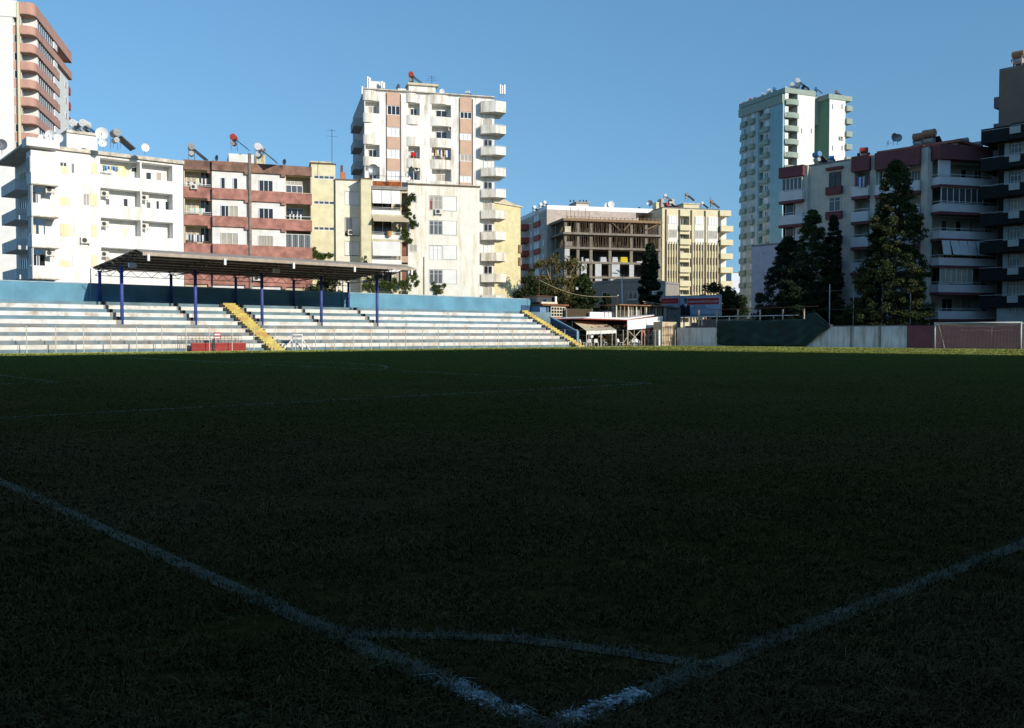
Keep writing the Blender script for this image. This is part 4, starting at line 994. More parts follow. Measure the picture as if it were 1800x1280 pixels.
# right balconies, projecting forward and round the corner
for k in range(NF+1):
    z0_ = zd(196.5, 860, -1.6)-fD*k+.05
    a0, a1 = sd_(845.5, -.8), sd_(889, -1.2)
    b = MB(); out = [(a0, -.002), (a0, -.9), (a0+(a1-a0)*.55, -1.75), (a1, -1.35), (a1, 2.6)]
    pl = [tuple(PD.at(a, 0, t)[:2]) for a, t in out]
    b.plan(pl+[tuple(PD.at(aR+.003, 0, 2.6)[:2]), tuple(PD.at(aR+.003, 0, -.004)[:2])], z0_, z0_+.16); b.strip(pl, z0_+.158, z0_+1.1+(.0 if k else .4), .1)
    o = b.build("balcony", balD, D_)
    r = MB(); r.path([np.array([x_, y_, z0_+1.2]) for x_, y_ in pl], .025); 
    if k: r.build("railing", M['frame'], o)
    if k: window(D_, PD, (sd_(850), sd_(865), z0_+.25, z0_+2.3), -.03, 2, ['dark', 'curtain', 'dark', 'blind'][k % 4])
for k in range(NF):       # small balconies on the shaded left side
    z0_ = zd(203, 641)-fD*k-1.0; b = MB().pbox(PD, aL-1.2, aL-.004, z0_, z0_+.15, 2, 7); b.pbox(PD, aL-1.2, aL-1.1, z0_+.15, z0_+1.1, 2, 7); b.pbox(PD, aL-1.1, aL-.004, z0_+.15, z0_+1.1, 2, 2.1)
    b.build("balcony", shadeD, D_)
# roof of D
MB().pbox(PD, aL-.05, aR+.05, zTop+.205, zTop+.34, -.12, .2).build('parapet_cap', stainA, D_)
MB().pbox(PE_, se(717.2, -.3)-.1, se(843, -.3)+.1, ze(327.5, 780, -.3)+.142, ze(327.5, 780, -.3)+.24, -.5, 0).build('parapet_cap', stainA, E_)
MB().pbox(PD, sd_(719, 3), sd_(766, 3), zTop, PD.pix(740, 151, 3)[1], 3, 9).build("roof_room", wallD, D_)
MB().pbox(PD, sd_(718, 3)-.1, sd_(768, 3)+.2, PD.pix(740, 151, 3)[1], PD.pix(740, 151, 3)[1]+.3, 2.7, 9.2).build("roof_slab", creamC, D_)
MB().pbox(PD, sd_(700, 3.5), sd_(718.5, 3.5), zTop, PD.pix(710, 156, 3.5)[1], 3.5, 8).build("roof_room", wallD, D_)
MB().pbox(PD, sd_(648, 2), sd_(674, 2), zTop-.5, PD.pix(660, 143, 2)[1], 2, 5).build("roof_room", wallT, D_)
def mobile(u, v0, v1, d, label, n=3):
    m_ = thing("mobile_antenna", label, "antenna", atd(u, d, v1))
    for i in range(n):
        uu = u+(i-(n-1)/2)*3.6; p, q = atd(uu, d, v1), atd(uu, d, v0+2*(i % 2)); MB().tube(p, q, .035, 5).build("mast", M['metal'], m_)
        t = q[2]-p[2]; MB().box(q[0]-.14, q[0]+.14, q[1]-.2, q[1]-.06, q[2]-t*.72, q[2]-.02).build("panel", M['white'], m_)
mobile(882, 149, 172, 134, "three tall white phone mast panels on the right corner of the pink striped tower")
mobile(647, 135, 163, 126, "white phone mast panels at the left corner of the pink striped tower", 2)
mobile(672, 143, 160, 127, "phone mast panels behind the left roof box of the pink striped tower", 2)
mobile(637.5, 152, 176, 128, "thin phone mast panels on the shaded edge of the pink striped tower", 2)
heater(723, 151, 131, "red", "red and white drum water heater on the roof room of the pink striped tower", 1.0, 0)
antenna(759, 133, 152, 131, "television antenna on the roof room of the pink striped tower", 3)
dish(777, 169, 130, "round white dish right of the roof room of the pink striped tower", .9, 0)
heater(822, 173, 131, "white", "small white water tank on the right roof of the pink striped tower", .55, 80)
dish(701, 163, 130, "dark dish left of the roof room of the pink striped tower", 1.1, -60, True)
laundry(PD, 723, 734, 268, 277, .3, ['#c01818', '#d02020', '#6c7a86'], "bright red cloth in a loggia of the pink striped tower")
laundry(PD, 762, 790, 264, 278, -.3, ['#5a3a22', '#c8a878', '#e8e8e4', '#2a4a8a', '#e0e0dc'], "brown and white washing on the loggia column of the pink striped tower")
ac(PD, 792, 227, "air conditioner in the second right loggia of the pink striped tower", .4, .8)
ac(PD, 733, 298, "air conditioner in the lowest visible middle loggia of the pink striped tower", .4, .8)
# ======== F: yellow block behind the tower
PF_ = Plane.px(905, 138, 8)
F_ = thing("yellow_block", "plain pale yellow block half hidden behind the pink striped tower's right balconies", "building", PF_.at(0, 0))
yw = mat("render_pale_yellow", (.68, .60, .34), .85, var=.1, stain=.2)
a0, a1 = PF_.pix(862, 400)[0], PF_.pix(915, 400)[0]; zf = PF_.pix(900, 362)[1]
walls(F_, PF_, a0, a1, zf, 10, [], yw)
MB().prism(PF_, [(a0, zf), (PF_.pix(872, 400)[0], zf+1.0), (a1-1.5, zf+.25), (a1+.4, zf+.1), (a1+.4, zf-.02), (a0, zf-.02)], -.2, 10.2).build("roof", creamC, F_)
for v in (430, 452): MB().pbox(PF_, a1-.6, a1-.01, PF_.pix(905, v+14)[1], PF_.pix(905, v)[1], -.25, -.01).build("shutter", M['wood'], F_)

# ======== G: block with red balconies behind the construction site
wallG = mat("render_greige", (.50, .42, .36), .85, var=.1, stain=.2)
redG = mat("balcony_red", (.42, .09, .07), .8, var=.1)
PG = Plane.px(961, 196, -27)
G_ = thing("red_balcony_block", "brownish block with red balconies behind the left side of the building site", "building", PG.at(0, 0))
zg = PG.pix(990, 369)[1]
PGs = Plane(*PG.at(0, 0)[:2], -117); Ls = 21
w = MB(); w.quad(PG.at(0, -.02), PG.at(20, -.02), PG.at(20, zg), PG.at(0, zg)); w.quad(PG.at(0, -.02), PG.at(0, -.02, Ls), PG.at(0, zg, Ls), PG.at(0, zg)); w.quad(PG.at(20, -.02), PG.at(20, -.02, Ls), PG.at(20, zg, Ls), PG.at(20, zg))
w.quad(PG.at(0, -.02, Ls), PG.at(20, -.02, Ls), PG.at(20, zg, Ls), PG.at(0, zg, Ls)); w.build("wall", wallG, G_)
MB().pbox(PG, .05, 24, zg, zg+.9, .05, Ls).build("roof", M['white'], G_)
us = lambda u: PGs.pix(u, 450)[0]
for k in range(8):
    zk = PGs.pix(930, 392)[1]-2.95*k
    balcony(G_, PGs, us(921.5), us(930), zk-1.5, 1.2, -1.6, redG); 
    MB().pbox(PGs, us(939), us(950), zk-1.6, zk-.6, -.3, -.01).build("red_panel", redG, G_)
    window(G_, PGs, (us(939), us(948), zk-.4, zk+1.0), -.05, 2, ['blind', 'grey'][k % 2], bw=.1)
    window(G_, PGs, (us(953), us(957), zk-.4, zk+1.0), -.05, 1, rstyle(), bw=.1); window(G_, PGs, (us(932), us(935.5), zk-.4, zk+1.0), -.05, 1, rstyle(), bw=.1)
for i, (u, v) in enumerate(((939, 374), (950, 369), (957, 365.5))): heater(u, v+3, 203, "white", "%s of the three white tanks on the brownish red balcony block" % ("leftmost", "middle one", "rightmost")[i], 1.0, 10)

# ======== pinkish block behind the building site roof
PQ = Plane.px(995, 222, -27)
Q_ = thing("pinkish_roof_block", "pale pinkish block whose top floor shows above the building site", "building", PQ.at(0, 0))
zq = PQ.pix(1050, 374)[1]; walls(Q_, PQ, -6, 28, zq, 14, [], mat("render_pinkish", (.70, .60, .52), .85, var=.08)); roofslab(Q_, PQ, -6, 28, zq, 14, 0)
MB().pbox(PQ, PQ.pix(1013, 360, 3)[0], PQ.pix(1034.5, 360, 3)[0], zq+.26, PQ.pix(1025, 358, 3)[1], 3, 8).build("roof_room", MATS["render_pinkish"], Q_)
MB().pbox(PQ, PQ.pix(1012, 360, 3)[0], PQ.pix(1036.5, 360, 3)[0], PQ.pix(1025, 358, 3)[1], PQ.pix(1025, 355, 3)[1], 2.7, 8.3).build("roof_slab", M['conc'], Q_)
for i, u in enumerate((1003, 1009, 1020, 1026, 1031)): dish(u, 357.5, 230, "%s of the five small dark dishes above the pinkish roof room" % ("leftmost", "second", "third", "fourth", "rightmost")[i], .8, -70, True)
for i, (u, v, s) in enumerate(((1062, 374, .9), (1067, 371, 1.2), (1074, 370, 1.4))): dish(u, v, 226, "%s of the three white dishes above the building site" % ("smallest left", "middle", "largest right")[i], s*1.5, 0)

# ======== H: building site
concH = mat("raw_concrete", (.25, .215, .17), .95, var=.18, stain=.25)
PH = Plane.px(992.5, 188, -27)
H_ = thing("building_site", "unfinished concrete frame building full of thin timber props under its upper slabs", "building", PH.at(0, 0))
W = PH.pix(1163, 400)[0]; DH = 17
zz = [PH.pix(1000, v)[1] for v in (384, 408.5, 433.5, 459, 485, 511, 537, 563)]
colsH = [PH.pix(u, 420)[0] for u in (995, 1017, 1040, 1073.5, 1111, 1137, 1161)]
propm = mat("prop_timber", (.36, .26, .17), .85, var=.3, scale=4)
for k, z_ in enumerate(zz):
    th = .42 if k else .5
    MB().pbox(PH, -.5 if k < 2 else 0, W, z_-th, z_, -.5 if k < 2 else 0, DH).build("floor_slab", concH if k else M['wood'], H_)
    zb_ = zz[k+1] if k+1 < len(zz) else 0
    for a in colsH:
        for t in (.3, 6, 12): MB().pbox(PH, a-.3, a+.3, zb_+.002, z_-th-.002, t, t+.55).build("column", concH, H_) if (t < 1) else None
    q = MB()
    for a in colsH:
        for t in (6, 12, 16): q.pbox(PH, a-.3, a+.3, zb_+.002, z_-th-.002, t, t+.5)
    q.build("inner_columns", concH, H_)
    if k < 2:
        pr = MB(); zt_ = z_-th
        for i in range(58):
            a = (W-.4)*i/57+random.uniform(-.1, .1)+.1
            for t in (0.1, 2.2): pr.tube(PH.at(a, zb_, t+random.uniform(-.2, .4)), PH.at(a+random.uniform(-.15, .15), zt_, t), .026, 4)
        for i in range(26): pr.tube(PH.at(.1, zb_, DH*i/26), PH.at(.1, zt_, DH*i/26), .05, 4)
        o = pr.build("formwork_props", propm, H_); o["kind"] = "stuff"
        MB().pbox(PH, .35, W-.3, zb_+.01, zt_-.01, 3.4, 3.5).build('dark_backing', mat('site_netting_shade', (.035, .025, .02), .95, var=.4, scale=2), H_)  # dark netting sheet added to deepen the shade behind the props
        br = MB()
        for (ua, ub, va, vb) in ((1076, 1089, 392, 405), (1109, 1096, 391, 405), (1136, 1160, 404, 393)):
            if k == 0: br.tube(PH.at(*PH.pix(ua, va), -.1), PH.at(*PH.pix(ub, vb), -.1), .12, 4)
        if k == 0: br.build("brace", M['wood'], H_)
# upstand walls, infill and stacks of blocks
lt = mat("block_white", (.50, .50, .49), .9, var=.1); 
MB().pbox(PH, 0, PH.pix(1003, 400)[0], zz[1], zz[1]+1.2, -.1, .2).build("upstand", creamC, H_); MB().pbox(PH, 0, PH.pix(1006, 400)[0], zz[2], zz[2]+1.0, -.1, .2).build("upstand", concH, H_)
MB().pbox(PH, .35, W-.3, 0, zz[2]-.6, 5.0, 5.2).build("back_wall", mat('site_shade_block', (.07, .065, .06), .95, var=.4), H_)  # dark inner wall added to keep the open storeys shaded
wp = lambda u0, u1, k, t=.2: (PH.pix(u0, 470, t)[0], PH.pix(u1, 470, t)[0])
for k, segs in ((3, ((1021, 1031), (1046, 1057), (1075, 1089), (1106, 1114), (1131, 1138))), (4, ((1012, 1022), (1046, 1058), (1073, 1082), (1098, 1104), (1132, 1140))), (2, ((988, 1001),))):
    for (u0, u1) in segs:
        a0, a1 = wp(u0, u1, k); MB().pbox(PH, max(a0, 0.02), a1, zz[k+1]+.002, zz[k]-.45, .1, .3).build("infill_wall", lt, H_)
for i, (u0, u1, h, c) in enumerate(((1023, 1026, .9, 0), (1030, 1036, .6, 0), (1056, 1067, 1.0, 0), (1077, 1087, 1.05, 0), (1091.5, 1104, 1.1, 1), (1035, 1043, .35, 0), (1120, 1131, .3, 0))):
    a0, a1 = wp(u0, u1, 3)
    m_ = mat("pallet_yellow", (.60, .46, .02), .8, var=.1) if c else lt
    p = thing("block_stack", ("yellow wrapped stack" if c else "%s white block stack from the left" % ORD[i if i < 4 else i-1])+" on the building site's open storey", "block stack", PH.at(a0, zz[3], .4), None if c else "white block stacks on the open storey")
    n = max(1, int(h/.33)); q = MB()
    for j in range(n): q.pbox(PH, a0+.03*j, a1-.04*j, zz[3]+.002+h*j/n, zz[3]+h*(j+1)/n-.02, .4, 1.3)
    q.build("blocks", m_, p)
    MB().pbox(PH, a0-.02, a1+.02, zz[3]+.001, zz[3]+.05, .38, 1.32).build("pallet", M['wood'], p) if 0 else None
# left shaded side infill
PHs = Plane(*PH.at(0, 0)[:2], -117)
for k in (2, 3, 4, 5, 6):
    q = MB(); q.holes(PHs, -DH+.1, -.1, zz[k+1]+.001 if k+1 < len(zz) else 0, zz[k]-.43, [(-DH+2, -DH+4, zz[k]-2, zz[k]-.8, .2), (-7, -4, zz[k]-2.2, zz[k]-.7, .2)] if k < 7 else [], -.02); q.build("side_infill", wallG if k % 2 else concH, H_)
q = MB()
for i in range(24): q.pbox(PH, .4+i*W/24, .5+i*W/24, zz[0]+.002, zz[0]+.28+.12*(i % 3), -.45, -.35)
q.pbox(PH, 0, W, zz[0]+.3, zz[0]+.36, -.45, -.38); q.build("edge_formwork", M['wood'], H_)
q = MB()
for i in range(7): q.tube(PH.at(.6+.8*i, zz[0], .5), PH.at(.6+.8*i, zz[0]+1.5+.8*(i % 2), .5), .07, 4)
q.build("starter_posts", M['wood'], H_)

# ======== I: cream block with vertical ribs
wallI = mat("render_straw", (.70, .62, .40), .85, var=.08, stain=.25, stain_col=(.5, .4, .22), streak=True)
PI_ = Plane.px(1163, 197, -27)
I_ = thing("ribbed_cream_block", "straw coloured block with dark vertical ribs, white upper panels and corner balconies", "building", PI_.at(0, 0))
si = lambda u, t=0: PI_.pix(u, 450, t)[0]; zi = lambda v, u=1190: PI_.pix(u, v)[1]
zI = zi(367); fI = 2.95
cx0 = [(1193, 1212)]
hs = []; lg = []
for k in range(8):
    r = (si(1194), si(1211.5), zi(402)-fI*k+.6, zi(380)-fI*k+.35)
    r = (r[0], r[1], zi(395)-fI*k, zi(379.5)-fI*k); hs.append((*r, 1.2, True)); lg.append(r)
walls(I_, PI_, 0, si(1264), zI, 13, hs, wallI); roofslab(I_, PI_, 0, si(1264), zI, 13, .0)
MB().pbox(PI_, si(1264)+.003, si(1285), 0, zI, 2.2, 12.9).build("wall", mat("render_white_i", (.76, .74, .66), .85, var=.06), I_)
MB().pbox(PI_, si(1264), si(1285)-.2, zI-1.2, zI-.0, -.3, 2.19).build("top_balcony", wallI, I_)
for k, r in enumerate(lg):
    balcony(I_, PI_, r[0]-.1, r[1]+.1, r[2]-1.25, 1.15, -.7, wallI); window(I_, PI_, (r[0]+.2, r[1]-.4, r[2]-.1, r[3]-.3), 1.17, 3, rstyle())
    balcony(I_, PI_, si(1264)+.01, si(1285), r[2]-1.2, 1.2, -.9, wallI, t1=2.15); window(I_, PI_, (si(1269), si(1276), r[2]-.1, r[3]-.4), 2.17, 2, rstyle())
    if k < 7: MB().pbox(PI_, r[0], r[1], r[2]-1.25-.75, r[2]-1.25, -.1, -.003).build("spandrel", wallI, I_)
for (u0, u1) in ((1175, 1189), (1222, 1236), (1245, 1260)):
    for k in range(2):
        r = (si(u0), si(u1), zi(392)-fI*k-.2, zi(380)-fI*k)
        MB().pbox(PI_, r[0]-.2, r[1]+.2, r[2]-1.3, r[3]+.1, -.12, -.003).build("white_panel", MATS["render_white_i"], I_)
        window(I_, PI_, r, -.17, 3, ['blind', 'curtain'][k % 2])
for u in (1170, 1193.5, 1214.5, 1238.5, 1263): MB().pbox(PI_, si(u)-.1, si(u)+.14, 0, zI-.2, -.2, -.003).build("dark_rib", M['frameb'], I_)
for (u0, u1) in ((1172, 1190), (1217, 1236), (1241, 1261)):
    zlo = 1.0; zhi = zi(425)
    for i in range(5):
        a = si(u0)+(si(u1)-si(u0))*(i+.0)/4
        MB().pbox(PI_, a-.09, a+.09, zlo, zhi, -.32, -.003).build("fin", wallI, I_)
        if i < 4:
            a1 = si(u0)+(si(u1)-si(u0))*(i+1)/4
            for k in range(6):
                zz_ = zhi-.3-fI*k; MB().pbox(PI_, a+.2, a1-.15, zz_-1.5, zz_, -.03, -.003).build("window", M['frameb' if (i+k) % 3 else 'glass2'], I_)
MB().pbox(PI_, si(1201, 2), si(1228, 2), zI+.25, zi(356), 2, 8).build("roof_room", wallI, I_); MB().pbox(PI_, si(1200, 2), si(1229.5, 2), zi(356), zi(354), 1.8, 8.2).build("roof_slab", creamC, I_)
for i in range(4): MB().pbox(PI_, si(1153+9*i, 5), si(1158+9*i, 5), zI+.25, zI+2.0+.8*(i % 2), 5, 7).build("roof_room", [wallI, wallG, redG, wallG][i], I_)
for i, (u, v, kk, s) in enumerate(((1163, 366, "rust", .9), (1169, 355, "white", .9), (1178, 366, "white", .8), (1207, 354, "grey", 1.0), (1234, 367, "white", .8), (1251, 367, "rust", 1.0))):
    heater(u, v, 203, kk, "%s water heater from the left on the ribbed cream block roof" % ORD[i], s, 0)
antenna(1249, 347, 366, 204, "television antenna near the right end of the ribbed cream block roof", 2)
dish(1142, 366, 205, "grey dish at the left end of the ribbed cream block roof", 1.6, -20, True); dish(1124, 374, 205, "dark dish left of the ribbed cream block", 1.2, -60, True)

# ======== teal tower
tealL = mat("tower_pale_teal", (.40, .51, .52), .8, var=.06); tealD = mat("tower_teal", (.26, .44, .48), .8, var=.06); tealG = mat("tower_green", (.12, .25, .19), .8, var=.06)
greyG = mat("balcony_green_grey", (.29, .35, .29), .8, var=.08); cr = mat("tower_white_cream", (.76, .75, .68), .85, var=.05)
PTe = Plane.px(1376, 205, 71.7-180)         # long shaded face, s to the right comes nearer
Te = thing("teal_tower", "tall pale teal tower with rows of small balconies and white sunlit side walls", "building", PTe.at(0, 0))
st = lambda u, t=0: PTe.pix(u, 350, t)[0]; ztT = PTe.pix(1376, 170)[1]; fT = 2.87; NT = 18
sL = st(1302); 
z1T = PTe.pix(1340, 182)[1]
b = MB()
hs = []
for k in range(NT): hs.append((st(1334), st(1344), z1T-.3-fT*k-2.6, z1T-.3-fT*k-.2, 1.0, True))
b.holes(PTe, sL, 0, -.02, ztT, hs); b.quad(PTe.at(sL, -.02, 0), PTe.at(sL, -.02, 16), PTe.at(sL, ztT, 16), PTe.at(sL, ztT, 0))
b.build("wall", tealL, Te)
MB().pbox(PTe, st(1357.5), -.02, 0, ztT-.3, -.5, -.003).build("teal_bay", tealD, Te)
MB().pbox(PTe, st(1343), st(1357.3), 0, ztT-.4, -.35, -.003).build("pale_bay", tealL, Te)
MB().pbox(PTe, st(1326), st(1333), 0, ztT-.6, -.2, -.003).build("pale_bay", tealL, Te)
MB().pbox(PTe, sL-.2, .0, ztT-1.5, ztT+.35, -.7, .5).build("cornice", greyG, Te)
for k in range(NT):
    zb_ = ztT-2.55-fT*k
    for ci, (u0, u1, tt_) in enumerate(((1305, 1313, 0), (1320, 1328, -.2), (1345, 1354.5, -.35))):
        bb = MB().pbox(PTe, st(u0), st(u1), zb_-1.35, zb_-.25, tt_-.75, tt_-.003); bb.build("balcony", greyG, Te)
        window(Te, PTe, (st(u0)+.3, st(u1)-.3, zb_-.2, zb_+1.15), tt_-.03, 2, random.choice(['curtain', 'blind', 'grey', 'blind']), bw=.12)
    MB().pbox(PTe, st(1334), st(1344), zb_-1.5, zb_-.5, .05, .2).build("loggia_parapet", greyG, Te)
    bb = MB(); bb.pbox(PTe, sL+.003-1.9, sL-.002, zb_-1.3, zb_-1.15, 1, 8); bb.pbox(PTe, sL-1.9, sL-1.8, zb_-1.15, zb_-.2, 1, 8); bb.pbox(PTe, sL-1.8, sL-.002, zb_-1.15, zb_-.2, 1, 1.1); bb.build("end_balcony", greyG, Te)
# sunlit faces: s along the right-hand side
PW_ = Plane(*PTe.at(0, 0)[:2], -18.3)
sw_ = lambda u, t=0: PW_.pix(u, 300, t)[0]; zw = lambda v, u=1420, t=0: PW_.pix(u, v, t)[1]
a1, a2, a3, a4, a5 = sw_(1401), sw_(1431), sw_(1457), sw_(1485), sw_(1495)
zr1 = zw(163, 1430)
b = MB(); b.quad(PW_.at(a1, -.02), PW_.at(a2, -.02), PW_.at(a2, zr1), PW_.at(a1, zr1)); b.quad(PW_.at(a1, -.02), PW_.at(a1, -.02, 3), PW_.at(a1, zr1, 3), PW_.at(a1, zr1)); b.quad(PW_.at(a2, -.02), PW_.at(a2, -.02, 5), PW_.at(a2, zr1, 5), PW_.at(a2, zr1))
b.quad(PW_.at(a3, -.02), PW_.at(a4, -.02), PW_.at(a4, zr1), PW_.at(a3, zr1)); b.quad(PW_.at(a4, -.02), PW_.at(a4, -.02, 9), PW_.at(a4, zr1, 9), PW_.at(a4, zr1)); b.build("white_wall", cr, Te)
b = MB(); b.quad(PW_.at(a2, -.02, 5), PW_.at(a3, -.02, 5), PW_.at(a3, zr1-6, 5), PW_.at(a2, zr1-6, 5)); b.quad(PW_.at(a3, -.02, 0), PW_.at(a3, -.02, 5), PW_.at(a3, zr1, 5), PW_.at(a3, zr1, 0)); b.build("green_recess", tealG, Te)
MB().pbox(PW_, a2+.01, a3-.01, zr1-6, zr1+.35, 3.5, 5.2).build("recess_head", greyG, Te)
b = MB().quad(PW_.at(0, -.02, 2.2), PW_.at(a1, -.02, 2.2), PW_.at(a1, zr1, 2.2), PW_.at(0, zr1, 2.2)).quad(PW_.at(a4, -.02, 3), PW_.at(a5, -.02, 3), PW_.at(a5, zr1-.5, 3), PW_.at(a4, zr1-.5, 3)); b.build("inner_wall", creamC, Te)
MB().pbox(PW_, -.1, a2+.1, zr1-.8, zr1+.3, -.15, 16).build("roof", greyG, Te); MB().pbox(PW_, a3-.4, a5+.1, zr1-.9, zr1+.2, -.2, 12).build("roof", greyG, Te)
for k in range(NT):
    z0_ = zr1-3.4-fT*k; pts = [tuple(PW_.at(a1*q/8 if q else .02, 0, -.9*math.sin(math.pi*(q+1.5)/11)**.8)[:2]) for q in range(9)]
    b = MB(); b.plan(pts+[tuple(PW_.at(a1-.01, 0, 2.19)[:2]), tuple(PW_.at(.01, 0, 2.19)[:2])], z0_, z0_+.16); b.strip(pts, z0_+.155, z0_+1.15, .1); b.build("curved_balcony", greyG, Te)
    if k < 9: window(Te, PW_, (.8, a1-.8, z0_+.2, z0_+2.3), 2.15, 3, ['dark', 'curtain', 'grey'][k % 3], bw=.1)
    if k < 9: MB().pbox(PW_, .02, .9, z0_+1.25, z0_+2.5, -.1, .1).build("balcony_screen", M['white'], Te)
    MB().pbox(PW_, a4+.01, a5, z0_+.2, z0_+1.4, -.5, 2.9).build("balcony", greyG, Te)
for u, v in ((1409, 226), (1426, 226), (1463.5, 183), (1480, 183), (1463.5, 256), (1480, 256), (1409, 300), (1463.5, 282)):
    window(Te, PW_, PW_.rect(u-.8, u+.8, v, v+9), -.02, 1, 'grey', bw=.03)
ac(PW_, 1478, 243, "small air conditioner on the right white wall of the teal tower", 0, 1.2)
rows = [(1308, 190, "rust", 1.1), (1319, 183, "red", 1.0), (1327, 181, "red", 1.0), (1341, 175, "white", 1.1), (1352, 174, "white", 1.5), (1361, 164, "blue", 1.0), (1374, 170, "white", .8), (1382, 163, "white", 1.0), (1392, 159, "white", 1.2), (1402, 157, "white", 1.6), (1411, 163, "grey", 1.0), (1419, 164, "grey", .9), (1426, 167, "white", .8), (1434, 162, "blue", .9), (1441, 171, "white", .6), (1470, 170, "rust", 1.1)]
for i, (u, v, kk, s) in enumerate(rows):
    d_ = 205+(1376-u)*.22 if u < 1376 else 205+(u-1376)*.1
    heater(u, v+4, d_+2, kk, "%s drum from the left, %s coloured, on the teal tower roof" % (ORD[i], kk), s*.95, -20)

# ======== J: low lavender block
PJ = Plane.px(1320, 150, -95)
J_ = thing("lavender_block", "blank low lavender grey block in front of the teal tower, left of the conifers", "building", PJ.at(0, 0))
lav = mat("render_lavender", (.55, .52, .58), .85, var=.08, stain=.15)
zj = PJ.pix(1345, 432)[1]
a1 = PJ.pix(1405, 450)[0]
walls(J_, PJ, 0, a1, zj, 14, [], lav); roofslab(J_, PJ, 0, a1, zj, 14, 0)
for u, v in ((1341, 442), (1341, 480)): window(J_, PJ, PJ.rect(u-1.2, u+1.2, v, v+5), -.03, 1, 'grey')

# ======== K: grey and maroon corner block
wallK = mat("render_grey_beige", (.56, .53, .45), .85, var=.08, stain=.15, streak=True)
maroon = mat("band_maroon", (.16, .055, .06), .8, var=.1); balK = mat("balcony_pale_grey", (.64, .64, .65), .8, var=.06)
PK = Plane(102.5, 62.0, -90)
K_ = thing("maroon_banded_block", "shaded grey beige corner block with maroon bands behind the tall conifers", "building", PK.at(0, 0))
sk = lambda u, t=0: PK.pix(u, 450, t)[0]; zk = lambda v, u=1500, t=0: PK.pix(u, v, t)[1]
zK = 22.1; fK = 2.98
kc = sk(1631)
hs = []
segs = {'A': (1376, 1414), 'B': (1457, 1479), 'C': (1503, 1529), 'D': (1544, 1617)}
lgK = {}
zl0 = {'A': zk(309, 1396), 'B': 0, 'C': zk(299, 1515), 'D': zk(292, 1580)}
for c in ('A', 'C', 'D'):
    for k in range(6):
        z1_ = zl0[c]-.25-fK*k; r = (sk(segs[c][0]), sk(segs[c][1]), z1_-1.75, z1_, 1.3, True); hs.append(r); lgK[c, k] = r
        lgK[c, k] = r
walls(K_, PK, sk(1376), kc, zK, 14, hs, wallK, right=False)
MB().pbox(PK, sk(1376)+.01, kc, zK, zK+.25, .01, 13.9).build("roof", M['roof'], K_)
for u in (1415, 1497, 1534, 1624): MB().pbox(PK, sk(u)-.25, sk(u)+.45, 0, zK+.15, -.35, -.003).build("pier", wallK, K_)
for c in ('A', 'C', 'D'):
    a0, a1 = sk(segs[c][0]), sk(segs[c][1])
    MB().pbox(PK, a0-.15, a1+.2, zl0[c]-.25, zK+.25, -.9, -.003).build("maroon_band", maroon, K_)
    for k in range(6):
        r = lgK[c, k]; p = 'A' == c
        balcony(K_, PK, a0-.1, a1+.1, r[2]-1.15, 1.15, -.85, balK, rail=(k > 0))
        MB().pbox(PK, a0-.12, a1+.12, r[2]-1.5, r[2]-1.152, -.88, -.003).build("maroon_band", maroon, K_)
        if c == 'A' and k == 0: window(K_, PK, (a0+.1, a1-.1, r[2]+.1, r[3]-.05), -.5, 5, 'grey', bw=.09)
        elif c == 'A': window(K_, PK, (a0+.3, a0+1.5, r[2]+.1, r[3]-.1), .1, 1, 'dark'); MB().pbox(PK, a0+1.7, a1-.1, r[2], r[3], -.02, .08).build("shutter", balK, K_)
        elif c == 'C': window(K_, PK, (a0+.8, a1-.5, r[2]-.2, r[3]-.2), 1.27, 3, 'dark', transom=True, bars=k == 3)
        else:
            window(K_, PK, (a0+.3, a0+2.2, r[2]-.1, r[3]-.1), .2, 3, 'curtain'); window(K_, PK, (a0+3.2, a1-.6, r[2]-.3, r[3]-.3), 1.27, 3, rstyle())
for k in range(6):
    r = PK.rect(1458, 1478.5, 303+40.5*0, 328); r = sh(r, -fK*k)
    w_ = window(K_, PK, r, -.04, 2, 'grey' if k else 'dark', 'frameb' if k == 0 else 'frame', transom=True)
    MB().pbox(PK, r[0]-.25, r[1]+.25, r[2]-.95, r[2]-.05, -.5, -.003).build("maroon_sill", maroon, K_)
MB().pbox(PK, sk(1453), sk(1481), zk(299, 1467), zk(296, 1467)+.1, -.5, -.003).build("maroon_sill", maroon, K_)
